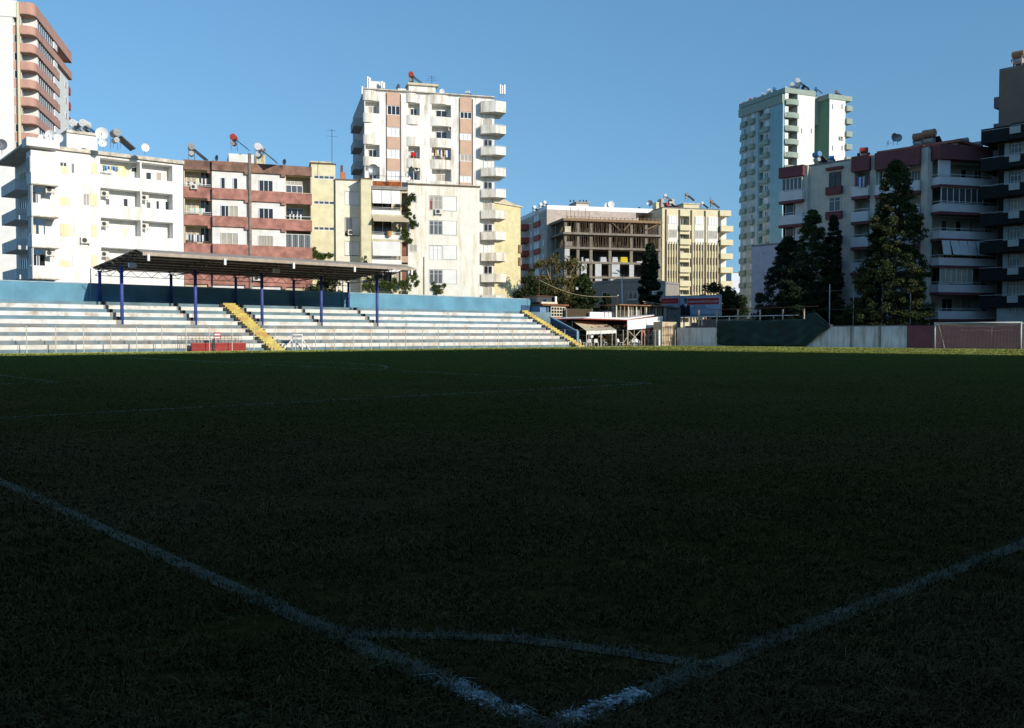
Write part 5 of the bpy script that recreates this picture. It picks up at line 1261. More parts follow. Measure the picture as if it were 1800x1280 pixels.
# right wing
PL_ = Plane(*PK.at(kc, 0)[:2], -26); sl_ = lambda u, t=0: PL_.pix(u, 450, t)[0]
e1 = sl_(1790)
hs = []
for k in range(7):
    z1_ = zK-1.35-fK*k; hs.append((.5, e1-.3, z1_-1.8+(-.9 if k > 5 else 0), z1_, 1.8, True))
walls(K_, PL_, 0, e1, zK, 14, hs, wallK, left=False)
MB().pbox(PL_, .02, e1, zK, zK+.26, -.0, 13.9).build("roof", M['roof'], K_)
MB().pbox(PL_, .2, e1, zK-1.3, zK+.3, -1.5, -.003).build("maroon_band", maroon, K_)
for k in range(6):
    z1_ = zK-1.35-fK*k; z0_ = z1_-1.8
    balcony(K_, PL_, .3, e1-.2, z0_-.95, .85, -1.4, balK, rail=True)
    MB().pbox(PL_, .28, e1-.18, z0_-1.25, z0_-.952, -1.43, -.003).build("maroon_band", maroon, K_)
    x = 1.2
    j = 0
    while x < e1-2:
        w_ = random.choice((.8, 1.5, 1.0)); window(K_, PL_, (x, x+w_, z0_-.6, z1_-.3), 1.77, 1 if w_ < 1 else 2, random.choice(['dark', 'grey', 'dark', 'curtain'])); x += w_+random.uniform(.9, 1.6); j += 1
    if k in (1, 4): window(K_, PL_, (.6, 6.3 if k == 1 else 5.0, z0_-.02, z1_-.05), -1.2, 7 if k == 1 else 6, 'grey' if k == 1 else 'curtain', bw=.08)
    if k == 0: MB().pbox(PL_, .5, 2.0, z0_, z1_, -1.0, -.8).build("shutter", balK, K_)
    if k == 3:
        for i in range(6):
            a_ = .6+1.15*i; o_ = random.uniform(.2, .9)
            MB().hexa([PL_.at(a_, z1_-1.6, -1.45-o_), PL_.at(a_+1.05, z1_-1.6, -1.45-o_), PL_.at(a_+1.05, z1_-1.6, -1.42-o_), PL_.at(a_, z1_-1.6, -1.42-o_), PL_.at(a_, z1_, -1.45), PL_.at(a_+1.05, z1_, -1.45), PL_.at(a_+1.05, z1_, -1.42), PL_.at(a_, z1_, -1.42)]).build("awning", balK, K_)
MB().pbox(PL_, 1, 9, -.02, 2.4, -.6, -.003).build("ground_floor", wallK, K_)
# roof house of K
MB().pbox(PK, sk(1548, 5), kc+1, zK+.25, zK+1.2, 5, 10).build("roof_room", mat("roof_room_cream", (.66, .60, .40), .85, var=.06), K_)
MB().pbox(PK, sk(1544, 5), kc+1.6, zK+1.2, zK+1.5, 4.3, 10.6).build("roof_slab", mat("roof_tile_red", (.40, .13, .10), .85, var=.15), K_)
MB().pbox(PL_, 1.0, 7.5, zK+.27, zK+.75, 2.5, 8).build("roof_room", MATS["roof_room_cream"], K_); MB().pbox(PL_, .5, 8, zK+.75, zK+.95, 2.2, 8.4).build("roof_slab", MATS["roof_tile_red"], K_)
for i, (u, v, d_, kk, s, th) in enumerate(((1436, 292, 116, "blue", .95, 20), (1461, 290, 116, "blue", .6, 70), (1518, 284, 113, "red", .9, 70), (1615, 267, 112, "rust", 1.2, 42), (1633, 264, 111, "rust", 1.3, 42), (1690, 279, 112, "grey", 1.3, 42), (1716, 281, 112, "grey", 1.15, 42), (1743, 266, 116, "grey", .5, 20))):
    heater(u, v, d_, kk, "%s water tank from the left on the maroon banded block roof, %s coloured" % (ORD[i], kk), s, th)
for i, (u, v, s) in enumerate(((1571, 255, 1.3), (1578, 255, 1.2), (1560, 259, .8), (1602, 270, .9), (1617, 268, .7))): dish(u, v, 112, "%s grey dish from the left on the maroon banded block roof" % ORD[i], s, [10, -20, 60, 30, 20][i], True)
antenna(1732, 250, 276, 112, "thin television mast at the right end of the maroon banded block", 1); antenna(1748, 254, 270, 112, "rake shaped antenna beside the dark balcony tower", 2)
for i, (u, v) in enumerate(((1594, 293), (1535, 347))): ac(PK, u, v, "air conditioner on the %s of the shaded maroon banded block" % ("top storey" if i == 0 else "second storey from the top"), 0, .9)
laundry(PK, 1504, 1526, 311, 333, -1.0, ['#7a3040', '#3a78c8', '#d0d4dc', '#2f63b0', '#c0c4cc', '#445'+'566'], "blue, white and dark red washing on the top narrow balcony of the maroon banded block")

# ======== L: dark banded tower at the right edge
brownL = mat("tower_brown", (.21, .15, .115), .85, var=.06); darkL = mat("band_black_green", (.016, .020, .019), .95, var=.1); wl = mat("infill_pale", (.42, .44, .42), .85, var=.08)
PX_ = Plane(106.3, 37.6, -90)
L_ = thing("dark_balcony_tower", "brown tower with near black wraparound balcony bands at the right edge of the photo", "building", PX_.at(0, 0))
sx = lambda u, t=0: PX_.pix(u, 350, t)[0]; zx = lambda v, u=1775, t=0: PX_.pix(u, v, t)[1]
x0 = sx(1753); W = 16; zt = zx(122, 1775); zc = zx(228, 1775)
walls(L_, PX_, x0, x0+W, zt, 15, [], brownL); roofslab(L_, PX_, x0, x0+W, zt, 15, 0)
for k in range(4): balcony(L_, PX_, x0-.9, x0-.002, zx(180+47*k, 1750)-.4, 1.2, 1.0, mat("bal_violet_grey", (.17, .15, .19), .8), t1=4)
fL = 3.0
for k in range(9):
    zb_ = zx(248, 1775)-.15-fL*k
    out = [(x0-1.3, 5), (x0-1.3, -1.3), (sx(1773, -1.3), -1.3), (sx(1777, -1.9), -1.9), (x0+W, -1.9)]
    pl = [tuple(PX_.at(a, 0, t)[:2]) for a, t in out]
    b = MB().plan(pl+[tuple(PX_.at(x0+W, 0, -.003)[:2]), tuple(PX_.at(x0+.0, 0, -.003)[:2]), tuple(PX_.at(x0-.003, 0, 5)[:2])], zb_, zb_+.15)
    b.strip(pl, zb_+.149, zb_+(1.25 if k else 1.6), .12)
    if k < 7:
        o = b.build("balcony_band", darkL, L_)
        r = MB(); r.path([np.array([x_, y_, zb_+1.4]) for x_, y_ in pl[1:]], .02); r.build("railing", M['frame'], o)
        MB().pbox(PX_, sx(1773, -2), sx(1792, -2), zb_+.5, zb_+1.24, -2.05, -1.92).build("pale_panel", wl, L_)
        z1_ = zb_
    if k:
        window(L_, PX_, (sx(1776), sx(1796), zb_+1.2, zb_+2.8), -.05, 3, ['curtain', 'grey', 'dark'][k % 3], transom=True)
        MB().pbox(PX_, x0+.1, sx(1764), zb_+.3, zb_+2.9, -.1, -.003).build("dark_panel", darkL, L_)
        MB().pbox(PX_, sx(1765), sx(1774), zb_+.3, zb_+2.9, -.1, -.003).build("pale_panel", wl, L_)
        MB().pbox(PX_, sx(1797), x0+W, zb_+.3, zb_+2.9, -.1, -.003).build("pale_panel", wl, L_)
heater(1790, 117, 103, "rust", "rusty drum water tank alone on the dark balcony tower roof", 1.1, 42, z=zt+.25)
MB().pbox(PX_, x0+.5, x0+W, 0, zx(535, 1780), -1.0, -.12).build("ground_floor", wl, L_)
for u in (1783, 1792): window(L_, PX_, PX_.rect(u-3, u+3, 532, 549, -1.0), -1.03, 1, 'dark')

# ======== N: plain low building behind the terrace cafe
wallN = mat("render_taupe", (.30, .275, .235), .9, var=.08)
PN = Plane.px(1052, 150, -75)
N_ = thing("low_taupe_building", "low plain taupe building with one blue window behind the street lamp", "building", PN.at(0, 0))
sn = lambda u, t=0: PN.pix(u, 520, t)[0]; zn = lambda v, u=1090: PN.pix(u, v)[1]
walls(N_, PN, sn(1040), sn(1140), zn(498), 12, [], wallN); roofslab(N_, PN, sn(1040), sn(1140), zn(498), 12, .25, mpar=wallN)
MB().pbox(PN, sn(1078, 2), sn(1122, 2), zn(498), zn(489), 2, 8).build("roof_room", wallN, N_)
window(N_, PN, PN.rect(1105, 1120.5, 513, 526), -.03, 2, 'grey', transom=True); window(N_, PN, PN.rect(1059, 1067, 514, 528), -.03, 1, 'dark')
MB().pbox(PN, sn(1102), sn(1123), zn(528, 1112), zn(526.6, 1112), -.2, -.01).build("sill", M['frame'], N_)
# distant pale houses low on the horizon
for i, (u0, u1, v, d_, c) in enumerate(((905, 925, 470, 260, (.60, .60, .58)), (1285, 1300, 480, 300, (.6, .62, .66)))):
    p = Plane.px(u0, d_, -20); q = thing("distant_house", ["pale flat roofed house far behind the left dark trees", "pale house far away left of the teal tower foot"][i], "building", p.at(0, 0)); z_ = p.pix(u0, v)[1]; w_ = p.pix(u1, v)[0]
    hs = [(w_*j/4+.4, w_*(j+1)/4-.4, z_-2.2-3*k, z_-.9-3*k, .2, True) for j in range(4) for k in range(3)]
    walls(q, p, 0, w_, z_, 8, hs, mat("far_%d" % i, c, .9, var=.05)); roofslab(q, p, 0, w_, z_, 8, 0)
# ---------------------------------------------------------------- far end of the pitch
def onpl(u, v, X=None, Y=None, d=None):
    r = ray(u, v)
    if X is not None: k = (X-CX)/r[0]
    elif Y is not None: k = (Y-CY)/r[1]
    return CAM + r*k
PXW = Plane(91.0, 76.0, -90)
yx = lambda u, t=0: PXW.pix(u, 600, t)[0]
whW = mat("wall_whitewash", (.80, .80, .77), .9, var=.12, scale=.7, st0=.47, stain=.6, stain_col=(.30, .26, .22), streak=True)
mw = mat("wall_maroon", (.25, .09, .10), .85, var=.12)
ww = thing("white_end_wall", "whitewashed panel wall behind the far goal line, running either side of the green tarpaulin", "wall", PXW.at(yx(1190), 0))
us_ = [1190, 1224, 1262, 1330, 1400, 1455, 1500, 1548, 1594]
for a, b in zip(us_[:-1], us_[1:]):
    MB().pbox(PXW, yx(a)+.02, yx(b)-.02, -.02, 2.2+.03*random.random(), 0, .2).build("panel", whW, ww)
MB().pbox(PXW, yx(1190), yx(1594), 2.24, 2.3, -.04, .24).build("coping", M['conc'], ww)
for u in (1262, 1546, 1496): MB().pbox(PXW, yx(u)-.12, yx(u)+.12, 0, 2.23, -.06, -.002).build("pilaster", M['conc'], ww)
mwt = thing("maroon_end_wall", "dark maroon wall behind the goal at the right end", "wall", PXW.at(yx(1594)+.1, 0))
MB().pbox(PXW, yx(1594)+.02, yx(1594)+45, -.02, 2.26, .0, .2).build("wall", mw, mwt); MB().pbox(PXW, yx(1594)+.02, yx(1594)+45, 2.263, 2.33, -.04, .24).build("coping", M['dark'], mwt)
# green tarpaulin hung over the wall, with folds
tarpm = mat("tarpaulin_dark_green", (.012, .045, .038), .75, var=.25, scale=.6, bump=.1)
def tarp(name, outline_top, outline_bot, label, m, t0=-.12):
    a = MB(); n = 60; rows = 14
    grid = []
    for j in range(rows+1):
        for i in range(n+1):
            q = i/n
            top = np.interp(q, [p[0] for p in outline_top], [p[1] for p in outline_top]); bot = np.interp(q, [p[0] for p in outline_bot], [p[1] for p in outline_bot])
            s = s0+(s1_-s0)*q; zz_ = top+(bot-top)*j/rows
            fold = .07*math.sin(q*46+.7*math.sin(j*.6))+.05*math.sin(j*1.3+5*math.sin(q*9))
            a.v.append(PXW.at(s, zz_, t0-.1+fold*(.3+j/rows)))
    for j in range(rows):
        for i in range(n): a.f.append((j*(n+1)+i, j*(n+1)+i+1, (j+1)*(n+1)+i+1, (j+1)*(n+1)+i))
    o = a.build(name, m, origin=tuple(PXW.at(s0, 0)), smooth=True); md = o.modifiers.new("thickness", 'SOLIDIFY'); md.thickness = .02
    return tag(o, label, "tarpaulin")
s0, s1_ = yx(1262), yx(1460)
L_s = s1_-s0; f = lambda u: (yx(u)-s0)/L_s
tarp("tarpaulin", [(0, 2.95), (f(1275), 3.05), (f(1340), 2.98), (f(1418), 3.1), (f(1421), 3.7), (f(1436), 3.8), (1, 2.4)], [(0, .35), (f(1266), .12), (f(1290), .04), (f(1417), .04), (1, 2.15)], "long dark green tarpaulin draped over the middle of the white end wall", tarpm)
# small terrace behind the end wall, with railing
te = thing("end_terrace", "low weathered concrete terrace with steps behind the white end wall", "terrace", PXW.at(yx(1190), 0, 1))
for k in range(3): MB().pbox(PXW, yx(1192)+.6, yx(1450)-2*k, 0, 2.45+.42*k, .6+1.2*k, 1.8+1.2*k if k < 2 else 6).build("step", mat("terrace_brown_concrete", (.20, .17, .14), .95, var=.3, stain=.4), te)
rg = thing("end_railing", "pale steel railing with tall posts along the terrace behind the green tarpaulin", "railing", PXW.at(yx(1228), 2.5, 1))
pm = mat("post_beige", (.50, .44, .36), .7, var=.2)
for u, v0, v1 in ((1228, 545, 568), (1260, 544, 567), (1297, 544, 561), (1336, 544, 561), (1376, 544, 561), (1413, 543, 553)):
    p, q = PXW.pix(u, v1, .8), PXW.pix(u, v0, .8); MB().pbox(PXW, p[0]-.07, p[0]+.07, 2.3, q[1], .75, .89).build("post", pm, rg)
zr2 = PXW.pix(1330, 555.5, .9)[1]; MB().tube(PXW.at(yx(1200), zr2, .93), PXW.at(yx(1394), zr2, .93), .05, 5).build("rail", M['frame'], rg)
MB().tube(PXW.at(yx(1220), zr2+.85, .93), PXW.at(yx(1430), zr2+.95, .93), .03, 5).build("rail", M['rust'], rg)
for u in (1213, 1234, 1282, 1360): p = PXW.pix(u, 560, 1.2); MB().pbox(PXW, p[0]-.05, p[0]+.05, 2.4, zr2-.1, 1.15, 1.24).build("short_post", M['frame'], rg)
# street fence far behind
cf = thing("mesh_fence", "tall thin mesh fence between the conifers behind the end wall", "fence", PXW.at(yx(1458), 0, 4))
for u in (1458, 1500, 1551, 1600): p = PXW.pix(u, 560, 4); q = PXW.pix(u, 500, 4); MB().pbox(PXW, p[0]-.04, p[0]+.04, 0, q[1], 3.97, 4.05).build("post", M['frame'] if u in (1458,) else M['metal'], cf)
MB().tube(PXW.at(yx(1450, 4), 6.3, 4), PXW.at(yx(1640, 4), 6.3, 4), .02, 4).tube(PXW.at(yx(1450, 4), 4.2, 4), PXW.at(yx(1640, 4), 4.2, 4), .015, 4).build("wire", M['metal'], cf)
bs = thing("blue_shop_board", "long dim blue board low behind the end wall, under the tall conifer", "sign", PXW.at(yx(1535, 6), 2, 6))
MB().pbox(PXW, PXW.pix(1535, 565, 6)[0], PXW.pix(1617, 565, 6)[0], 1.9, PXW.pix(1570, 561.5, 6)[1], 6, 6.1).build("board", mat("board_blue", (.02, .08, .20), .6, var=.1), bs)
for u in (1536, 1616): MB().pbox(PXW, PXW.pix(u, 565, 6)[0]-.04, PXW.pix(u, 565, 6)[0]+.04, 0, 1.898, 6.02, 6.1).build("post", M['metal'], bs)
def text(body, P, a, z, t, size, m, parent, name="lettering", width=None):
    cu = bpy.data.curves.new(name, 'FONT'); cu.body = body; cu.size = size; cu.extrude = .004
    tmp = bpy.data.objects.new("t", cu); COL.objects.link(tmp); dg = bpy.context.evaluated_depsgraph_get()
    me = bpy.data.meshes.new_from_object(tmp.evaluated_get(dg)); bpy.data.objects.remove(tmp); bpy.data.curves.remove(cu)
    n = len(me.vertices); co = np.empty(n*3, np.float32); me.vertices.foreach_get("co", co); co = co.reshape(-1, 3)
    k = (width/(co[:, 0].max()-co[:, 0].min())) if width else 1
    r = parent
    while r.parent: r = r.parent
    W = np.array([P.at(a+(x-co[:, 0].min())*k, z+y, t-.006-w) for x, y, w in co])-np.array(r.location)
    me.vertices.foreach_set("co", W.astype(np.float32).ravel()); me.materials.clear(); me.materials.append(m); me.update()
    o = bpy.data.objects.new(name, me); COL.objects.link(o); o.parent = parent; return o
text("LTC", PXW, PXW.pix(1556, 565, 6)[0], 2.25, 6, .55, mat("letter_pale_blue", (.12, .22, .38), .6, var=0), bs, width=1.1)

# billboards
blue = mat("poster_blue", (.36, .46, .62), .5, var=.15, scale=.5); red = mat("poster_red", (.42, .02, .03), .5, var=0)
def billboard(u0, u1, v0, v1, d, label, full=True):
    P = Plane.px(u0, d, -80); a0, z1 = P.pix(u0, v0); a1, _ = P.pix(u1, v0); z0 = P.pix(u0, v1)[1]; b = thing("billboard", label, "billboard", P.at(a0, 0), "billboards beside the terrace")
    z1 = P.pix((u0+u1)/2, v0)[1]; H = z1-z0; W = a1-a0
    MB().pbox(P, a0, a1, z0, z1, 0, .12).build("board", blue, b)
    f_ = MB(); f_.pbox(P, a0-.08, a1+.08, z1, z1+.08, -.03, .14); f_.pbox(P, a0-.08, a1+.08, z0-.08, z0, -.03, .14); f_.pbox(P, a0-.08, a0, z0, z1, -.03, .14); f_.pbox(P, a1, a1+.08, z0, z1, -.03, .14); f_.build("frame", M['metal'], b)
    for a in (a0+.6, a1-.6): MB().pbox(P, a-.08, a+.08, 0, z0-.08, .02, .12).build("leg", M['metal'], b)
    rx0 = a0+W*(.19 if full else .0); rx1 = a0+W*.955 if full else a1-.15
    rp = MB().pbox(P, rx0, rx1, z1-H*.42, z1-H*.12, -.006, -.001).build("red_panel", red, b)
    if full:
        text("KURBAN BAYRAMINIZ KUTLU OLSUN", P, rx0+.12, z1-H*.33, -.006, H*.14, M['frame'], b, width=(rx1-rx0)-.25)
        MB().pbox(P, a0+W*.26, a0+W*.72, z1-H*.53, z1-H*.44, -.006, -.001).build("name_panel", mat("poster_pale", (.5, .56, .62), .5, var=0), b)
        MB().pbox(P, a0+W*.33, a0+W*.64, z1-H*.505, z1-H*.47, -.01, -.0065).build("caption_bar", mat("poster_navy", (.02, .05, .16), .5, var=0), b)
        MB().pbox(P, a0+W*.31, a0+W*.66, z1-H*.60, z1-H*.575, -.006, -.001).build("caption_bar", MATS["poster_navy"], b)
        suit = mat("poster_suit", (.012, .014, .022), .6, var=0)
        e = lambda q, r: (a0+W*q, z1-H*r)
        MB().prism(P, [e(.0, .95), e(.0, .46), e(.06, .40), e(.10, .385), e(.19, .40), e(.245, .47), e(.265, .95)], -.010, -.001).build("printed_suit", suit, b)
        MB().prism(P, [e(.105, .385), e(.145, .60), e(.185, .385)], -.014, -.0105).build("printed_shirt", M['white'], b)
        MB().prism(P, [e(.137, .41), e(.132, .62), e(.147, .68), e(.16, .62), e(.153, .41)], -.017, -.0145).build("printed_tie", MATS["poster_navy"], b)
        n_ = 18; MB().prism(P, [(a0+W*.138+W*.040*math.cos(2*math.pi*i/n_), z1-H*.25+H*.145*math.sin(2*math.pi*i/n_)) for i in range(n_)], -.013, -.001).build("printed_head", mat("poster_skin", (.25, .16, .12), .6, var=.1), b)
        MB().prism(P, [(a0+W*.138+W*.043*math.cos(math.pi*i/10), z1-H*.22+H*.135*math.sin(math.pi*i/10)) for i in range(11)], -.016, -.0135).build("printed_hair", mat("poster_hair", (.06, .055, .05), .6, var=.1), b)
    else: text("BAYRAMINIZ KUTLU OLSUN", P, rx0+.2, z1-H*.33, -.006, H*.13, mat("letter_dull", (.4, .3, .3), .6, var=0), b, width=(rx1-rx0)-.5)
    MB().pbox(P, a0, a1, z0+.02, z0+H*.12, -.004, -.0005).build("foot_strip", mat("poster_grey", (.25, .3, .36), .5, var=.1), b)
billboard(1195.5, 1267, 520, 557, 132, "blue billboard with red banner and a dark suited man on its left")
billboard(1163, 1194, 521, 552, 136, "dull billboard with only a red banner, left of the suited man", False)

# far goal
gl = thing("football_goal", "white football goal with a dark sagging net in front of the maroon wall", "goal", (87.85, 33.6, 0))
gp = mat("goal_white", (.66, .65, .62), .45, var=.05)
y0, y1, xg = 29.75, 37.45, 87.85
for y in (y0, y1): MB().tube((xg, y, -.01), (xg, y, 2.5), .062, 12).build("post", gp, gl, smooth=True)
MB().tube((xg, y0-.06, 2.44), (xg, y1+.06, 2.44), .06, 12).build("crossbar", gp, gl, smooth=True)
for y in (y0, y1): MB().tube((xg, y, 2.4), (xg+1.3, y-.2 if y == y0 else y+.2, 2.25), .025, 5).tube((xg+1.3, y-.2 if y == y0 else y+.2, 2.25), (xg+2.2, y, 0), .02, 5).build("net_stanchion", gp, gl)
nt = MB(); netm = mat("net_cord", (.50, .42, .37), .9, var=.1)
def nety(q): return y0+(y1-y0)*q
def npt(q, w):      # w 0 = crossbar, 1 = ground at the back
    sag = .18*math.sin(math.pi*q)
    x = xg+.05+1.5*min(1, w*2.2)+.4*w; z_ = 2.42-(sag+.12)*min(1, w*3) if w < .4 else (2.42-.12-sag)*(1-(w-.4)/.6)
    return (x, nety(q), max(.01, z_))
NQ, NWt = 62, 34
for i in range(NQ+1): nt.path([npt(i/NQ, j/12) for j in range(13)], .0065, 3)
for j in range(1, NWt): nt.path([npt(i/16, j/NWt) for i in range(17)], .0065, 3)
for y in (y0, y1):
    for j in range(14): w = j/14; nt.tube((xg, y, 2.42*(1-w)), (xg+1.95, y, 2.3*(1-w)*.9), .006, 3)
    for j in range(9): w = j/9; nt.tube((xg+1.95*w, y, .01), (xg+1.5*w, y, 2.4-.2*w), .004, 3)
nt.path([(xg+.7+.2*math.sin(q*9), nety(.12+.62*q), 1.75+.06*math.sin(q*14)) for q in np.linspace(0, 1, 14)], .012, 4)
nt.tube((xg+.7, nety(.36), 1.35), (xg+.7, nety(.36), 2.05), .012, 4)
nt.build("net", netm, gl)
# net hanging to the right of the goal
sn_ = thing("side_net", "loose pale net slung from the right goal post out of the photo", "net", (87.9, 29.3, 0))
q = MB()
for i in range(16):
    yy = 29.4-.35*i; zt_ = 2.1-.9*math.sin(min(1, i/7)*math.pi*.5)*.55 if i < 8 else 1.62
    q.tube((89.0, yy, 0), (89.0, yy, zt_), .006, 3)
for j in range(12): zz_ = .14*j; q.tube((89.0, 29.6, zz_), (89.0, 24, zz_), .006, 3)
q.build("net", netm, sn_)

# ---------------------------------------------------------------- cafe corner between grandstand and end wall
Pk = Plane(76.0, 74.0, 0)
def kr(u0, u1, v0, v1, t=0): return Pk.rect(u0, u1, v0, v1, t)
def kb(mb, u0, u1, v0, v1, t=0, th=.1): r = kr(u0, u1, v0, v1, t); return mb.pbox(Pk, *r, t, t+th)
bo = thing("press_booth", "blue and pink booth with a cream gridded window bay beside the rightmost yellow stairs", "booth", Pk.at(Pk.pix(950, 580, 6)[0], 0, 6))
bb = mat("booth_blue", (.17, .27, .40), .8, var=.12); pinkb = mat("booth_pink", (.45, .20, .17), .85, var=.12)
r = kr(949, 968, 538, 600, 6); MB().pbox(Pk, r[0], r[1], 0, r[3], 6, 10).build("wall", bb, bo)
r2 = kr(968, 994, 557, 600, 6); MB().pbox(Pk, r[1]+.003, r2[1], 0, r2[3], 5.7, 10).build("wall", pinkb, bo)
r3 = kr(975, 1010, 566, 600, 5); MB().pbox(Pk, r3[0], r3[1], 0, r3[3], 4.6, 5.6).build("low_wall", pinkb, bo)
rw = kr(969, 993.5, 540, 556.5, 5.6); fr = MB(); n1, n2 = 5, 3
MB().pbox(Pk, rw[0], rw[1], rw[2], rw[3], 5.75, 9.9).build("bay_wall", M['glass'], bo)
cf2 = mat("frame_cream", (.66, .60, .45), .7, var=.1)
for i in range(n1+1): a = rw[0]+(rw[1]-rw[0])*i/n1; fr.pbox(Pk, a-.05, a+.05, rw[2], rw[3], 5.62, 5.74)
for j in range(n2+1): zz_ = rw[2]+(rw[3]-rw[2])*j/n2; fr.pbox(Pk, rw[0]-.05, rw[1]+.05, zz_-.045, zz_+.045, 5.60, 5.72)
fr.build("window_frame", cf2, bo)
r = kr(948, 994, 535.5, 538, 6); MB().pbox(Pk, r[0], r[1], r[2], r[3]+.05, 5.4, 10.1).build("roof", M['rust'], bo)
r = kr(948, 976, 531, 535.5, 6); MB().pbox(Pk, r[0], r[1], r[2], r[3], 5.6, 5.8).build("parapet", cf2, bo)
r = kr(948, 976, 521, 531, 6); MB().pbox(Pk, r[0]+.1, r[1], r[2], r[3], 6.5, 9).build("glazed_cabin", M['glass2'], bo)
MB().pbox(Pk, r[0]-.1, r[1]+.1, r[3], r[3]+.08, 6.3, 9.1).build("cabin_roof", M['rust'], bo); r = kr(974, 979, 521, 536, 6); MB().pbox(Pk, r[0]+.1, r[1]-.1, r[2], r[3], 5.9, 6.1).build("pillar", M['frame'], bo)
mf = thing("brown_screen", "brown woven screen panel behind the cream awning", "screen", Pk.at(Pk.pix(996, 560, 3)[0], 0, 3))
r = kr(996, 1040, 543, 569, 5); MB().pbox(Pk, r[0], r[1], 0, r[3], 5, 5.1).build("panel", mat("screen_brown", (.075, .055, .03), .95, var=.35, scale=6, bump=.5), mf); MB().pbox(Pk, r[0]-.08, r[0], 0, r[3]+.05, 4.95, 5.15).build("post", M['conc'], mf); MB().pbox(Pk, r[1], r[1]+.08, 0, r[3]+.05, 4.95, 5.15).build("post", M['conc'], mf)
aw = thing("cafe_awning", "sagging cream canvas awning on thin poles in front of the cafe", "awning", Pk.at(Pk.pix(1030, 600)[0], 0, 0))
am = mat("canvas_cream", (.66, .58, .40), .85, var=.15, stain=.2)
a = MB(); n = 16; A_ = [Pk.at(*Pk.pix(1006, 564, 2.5), 2.5), Pk.at(*Pk.pix(1059, 566, 3.5), 3.5), Pk.at(*Pk.pix(1083, 580, -1), -1), Pk.at(*Pk.pix(1031, 582, -1.3), -1.3)]
for j in range(n+1):
    for i in range(n+1):
        p, q = i/n, j/n; P_ = (A_[0]*(1-p)+A_[1]*p)*(1-q)+(A_[3]*(1-p)+A_[2]*p)*q; P_ = P_+np.array([0, 0, -.28*math.sin(math.pi*p)*math.sin(math.pi*q)+.03*math.sin(p*40)]); a.v.append(P_)
for j in range(n):
    for i in range(n): a.f.append((j*(n+1)+i, j*(n+1)+i+1, (j+1)*(n+1)+i+1, (j+1)*(n+1)+i))
a.build("canvas", am, aw, smooth=True)
a = MB(); 
for i in range(n): 
    p, q = A_[3]*(1-i/n)+A_[2]*i/n, A_[3]*(1-(i+1)/n)+A_[2]*(i+1)/n; a.quad(p, q, q+np.array([0, 0, -.38-.05*(i % 2)]), p+np.array([0, 0, -.38-.05*((i+1) % 2)]))
a.build("valance", mat("canvas_white", (.74, .72, .66), .85), aw)
for c in (A_[0], A_[3], A_[2], (A_[3]+A_[2])/2, A_[1]): MB().tube((c[0], c[1], 0), c, .035, 6).build("pole", M['frame'], aw)
# cafe building
ca = thing("terrace_cafe", "ramshackle cafe with white fascia boards, red trim and a timber upper deck", "cafe", Pk.at(Pk.pix(1100, 600)[0], 0, 0))
wh = mat("board_white", (.78, .77, .74), .7, var=.05); dkr = mat("cafe_dark_red", (.10, .015, .012), .8, var=.3)
r = kr(1040, 1103, 557, 600, 5); MB().pbox(Pk, r[0], r[1]+8, -.01, r[3], 5.5, 5.7).build("back_wall", dkr, ca)
def wedge(pts, t0, t1): return MB().prism(Pk, [Pk.pix(u, v, t0) for u, v in pts], t0, t1)
wedge([(1026, 559.5), (1103, 562), (1150, 555), (1150, 553.5), (1103, 559), (1040, 556.5)], .6, 5).build("roof", wh, ca)
wedge([(1024, 561), (1103, 563.5), (1150, 556), (1150, 555.2), (1103, 562.2), (1025, 559.8)], .5, 5.1).build("roof_trim", redM, ca)
wedge([(1103, 563), (1165, 556), (1165, 571), (1142, 577), (1103, 580)], -.1, .0).build("fascia_board", wh, ca)
wedge([(1136.2, 560), (1136.8, 560), (1136.8, 578), (1136.2, 578)], -.11, -.101).build("fascia_joint", M['conc'], ca)
r = kr(1036, 1082, 549, 557, 4.5); MB().pbox(Pk, *r, 4.4, 4.6).build("parapet_board", wh, ca)
r = kr(1068, 1080, 547, 549.2, 4.5); MB().pbox(Pk, r[0], r[1], r[2]+.01, r[3], 4.5, 5.4).build("roof_box", M['frame'], ca)
MB().prism(Pk, [Pk.pix(*p, 3.4) for p in ((1058, 562), (1102, 563.5), (1096, 572), (1080, 577), (1062, 568))], 3.2, 5).build("under_roof_junk", mat("junk_brown", (.09, .06, .05), .9, var=.5, scale=4, bump=.6), ca)
# timber deck
pergm = mat("pergola_timber", (.42, .31, .20), .8, var=.25, scale=4)
r = kr(1084, 1180, 536.5, 539, 2.5); MB().pbox(Pk, r[0], r[1], r[3]-.12, r[3], 2.0, 5.6).build("deck_roof", mat("deck_roof", (.32, .17, .09), .85, var=.3), ca)
zt_ = r[3]-.12; rz = kr(1084, 1180, 556, 557, 2.5)[2]
for i, u in enumerate((1084, 1091, 1098, 1105, 1109.5, 1113, 1119, 1127, 1134, 1136.5, 1142, 1150, 1153.5, 1158, 1162, 1169, 1177)):
    a_ = Pk.pix(u, 548, 2.5)[0]; w_ = .09 if i % 3 else .16; MB().pbox(Pk, a_-w_/2, a_+w_/2, rz-.3, zt_, 2.5, 2.6).build("deck_post", pergm if i % 3 else cf2, ca)
r = kr(1086, 1176, 540, 557, 3.4); MB().pbox(Pk, r[0], r[1], r[2], r[3]+.02, 3.6, 3.7).build("deck_glazing", mat("glazing_dull", (.09, .10, .09), .35, var=.4, scale=1.5, spec=.5), ca)
for u0, u1 in ((1106, 1112), (1119, 1128), (1143, 1150), (1166, 1172)): q = kr(u0, u1, 541, 556, 3.5); MB().pbox(Pk, *q, 3.5, 3.56).build("deck_curtain", mat("curtain_grey_blue", (.36, .38, .38), .8, var=.2), ca)
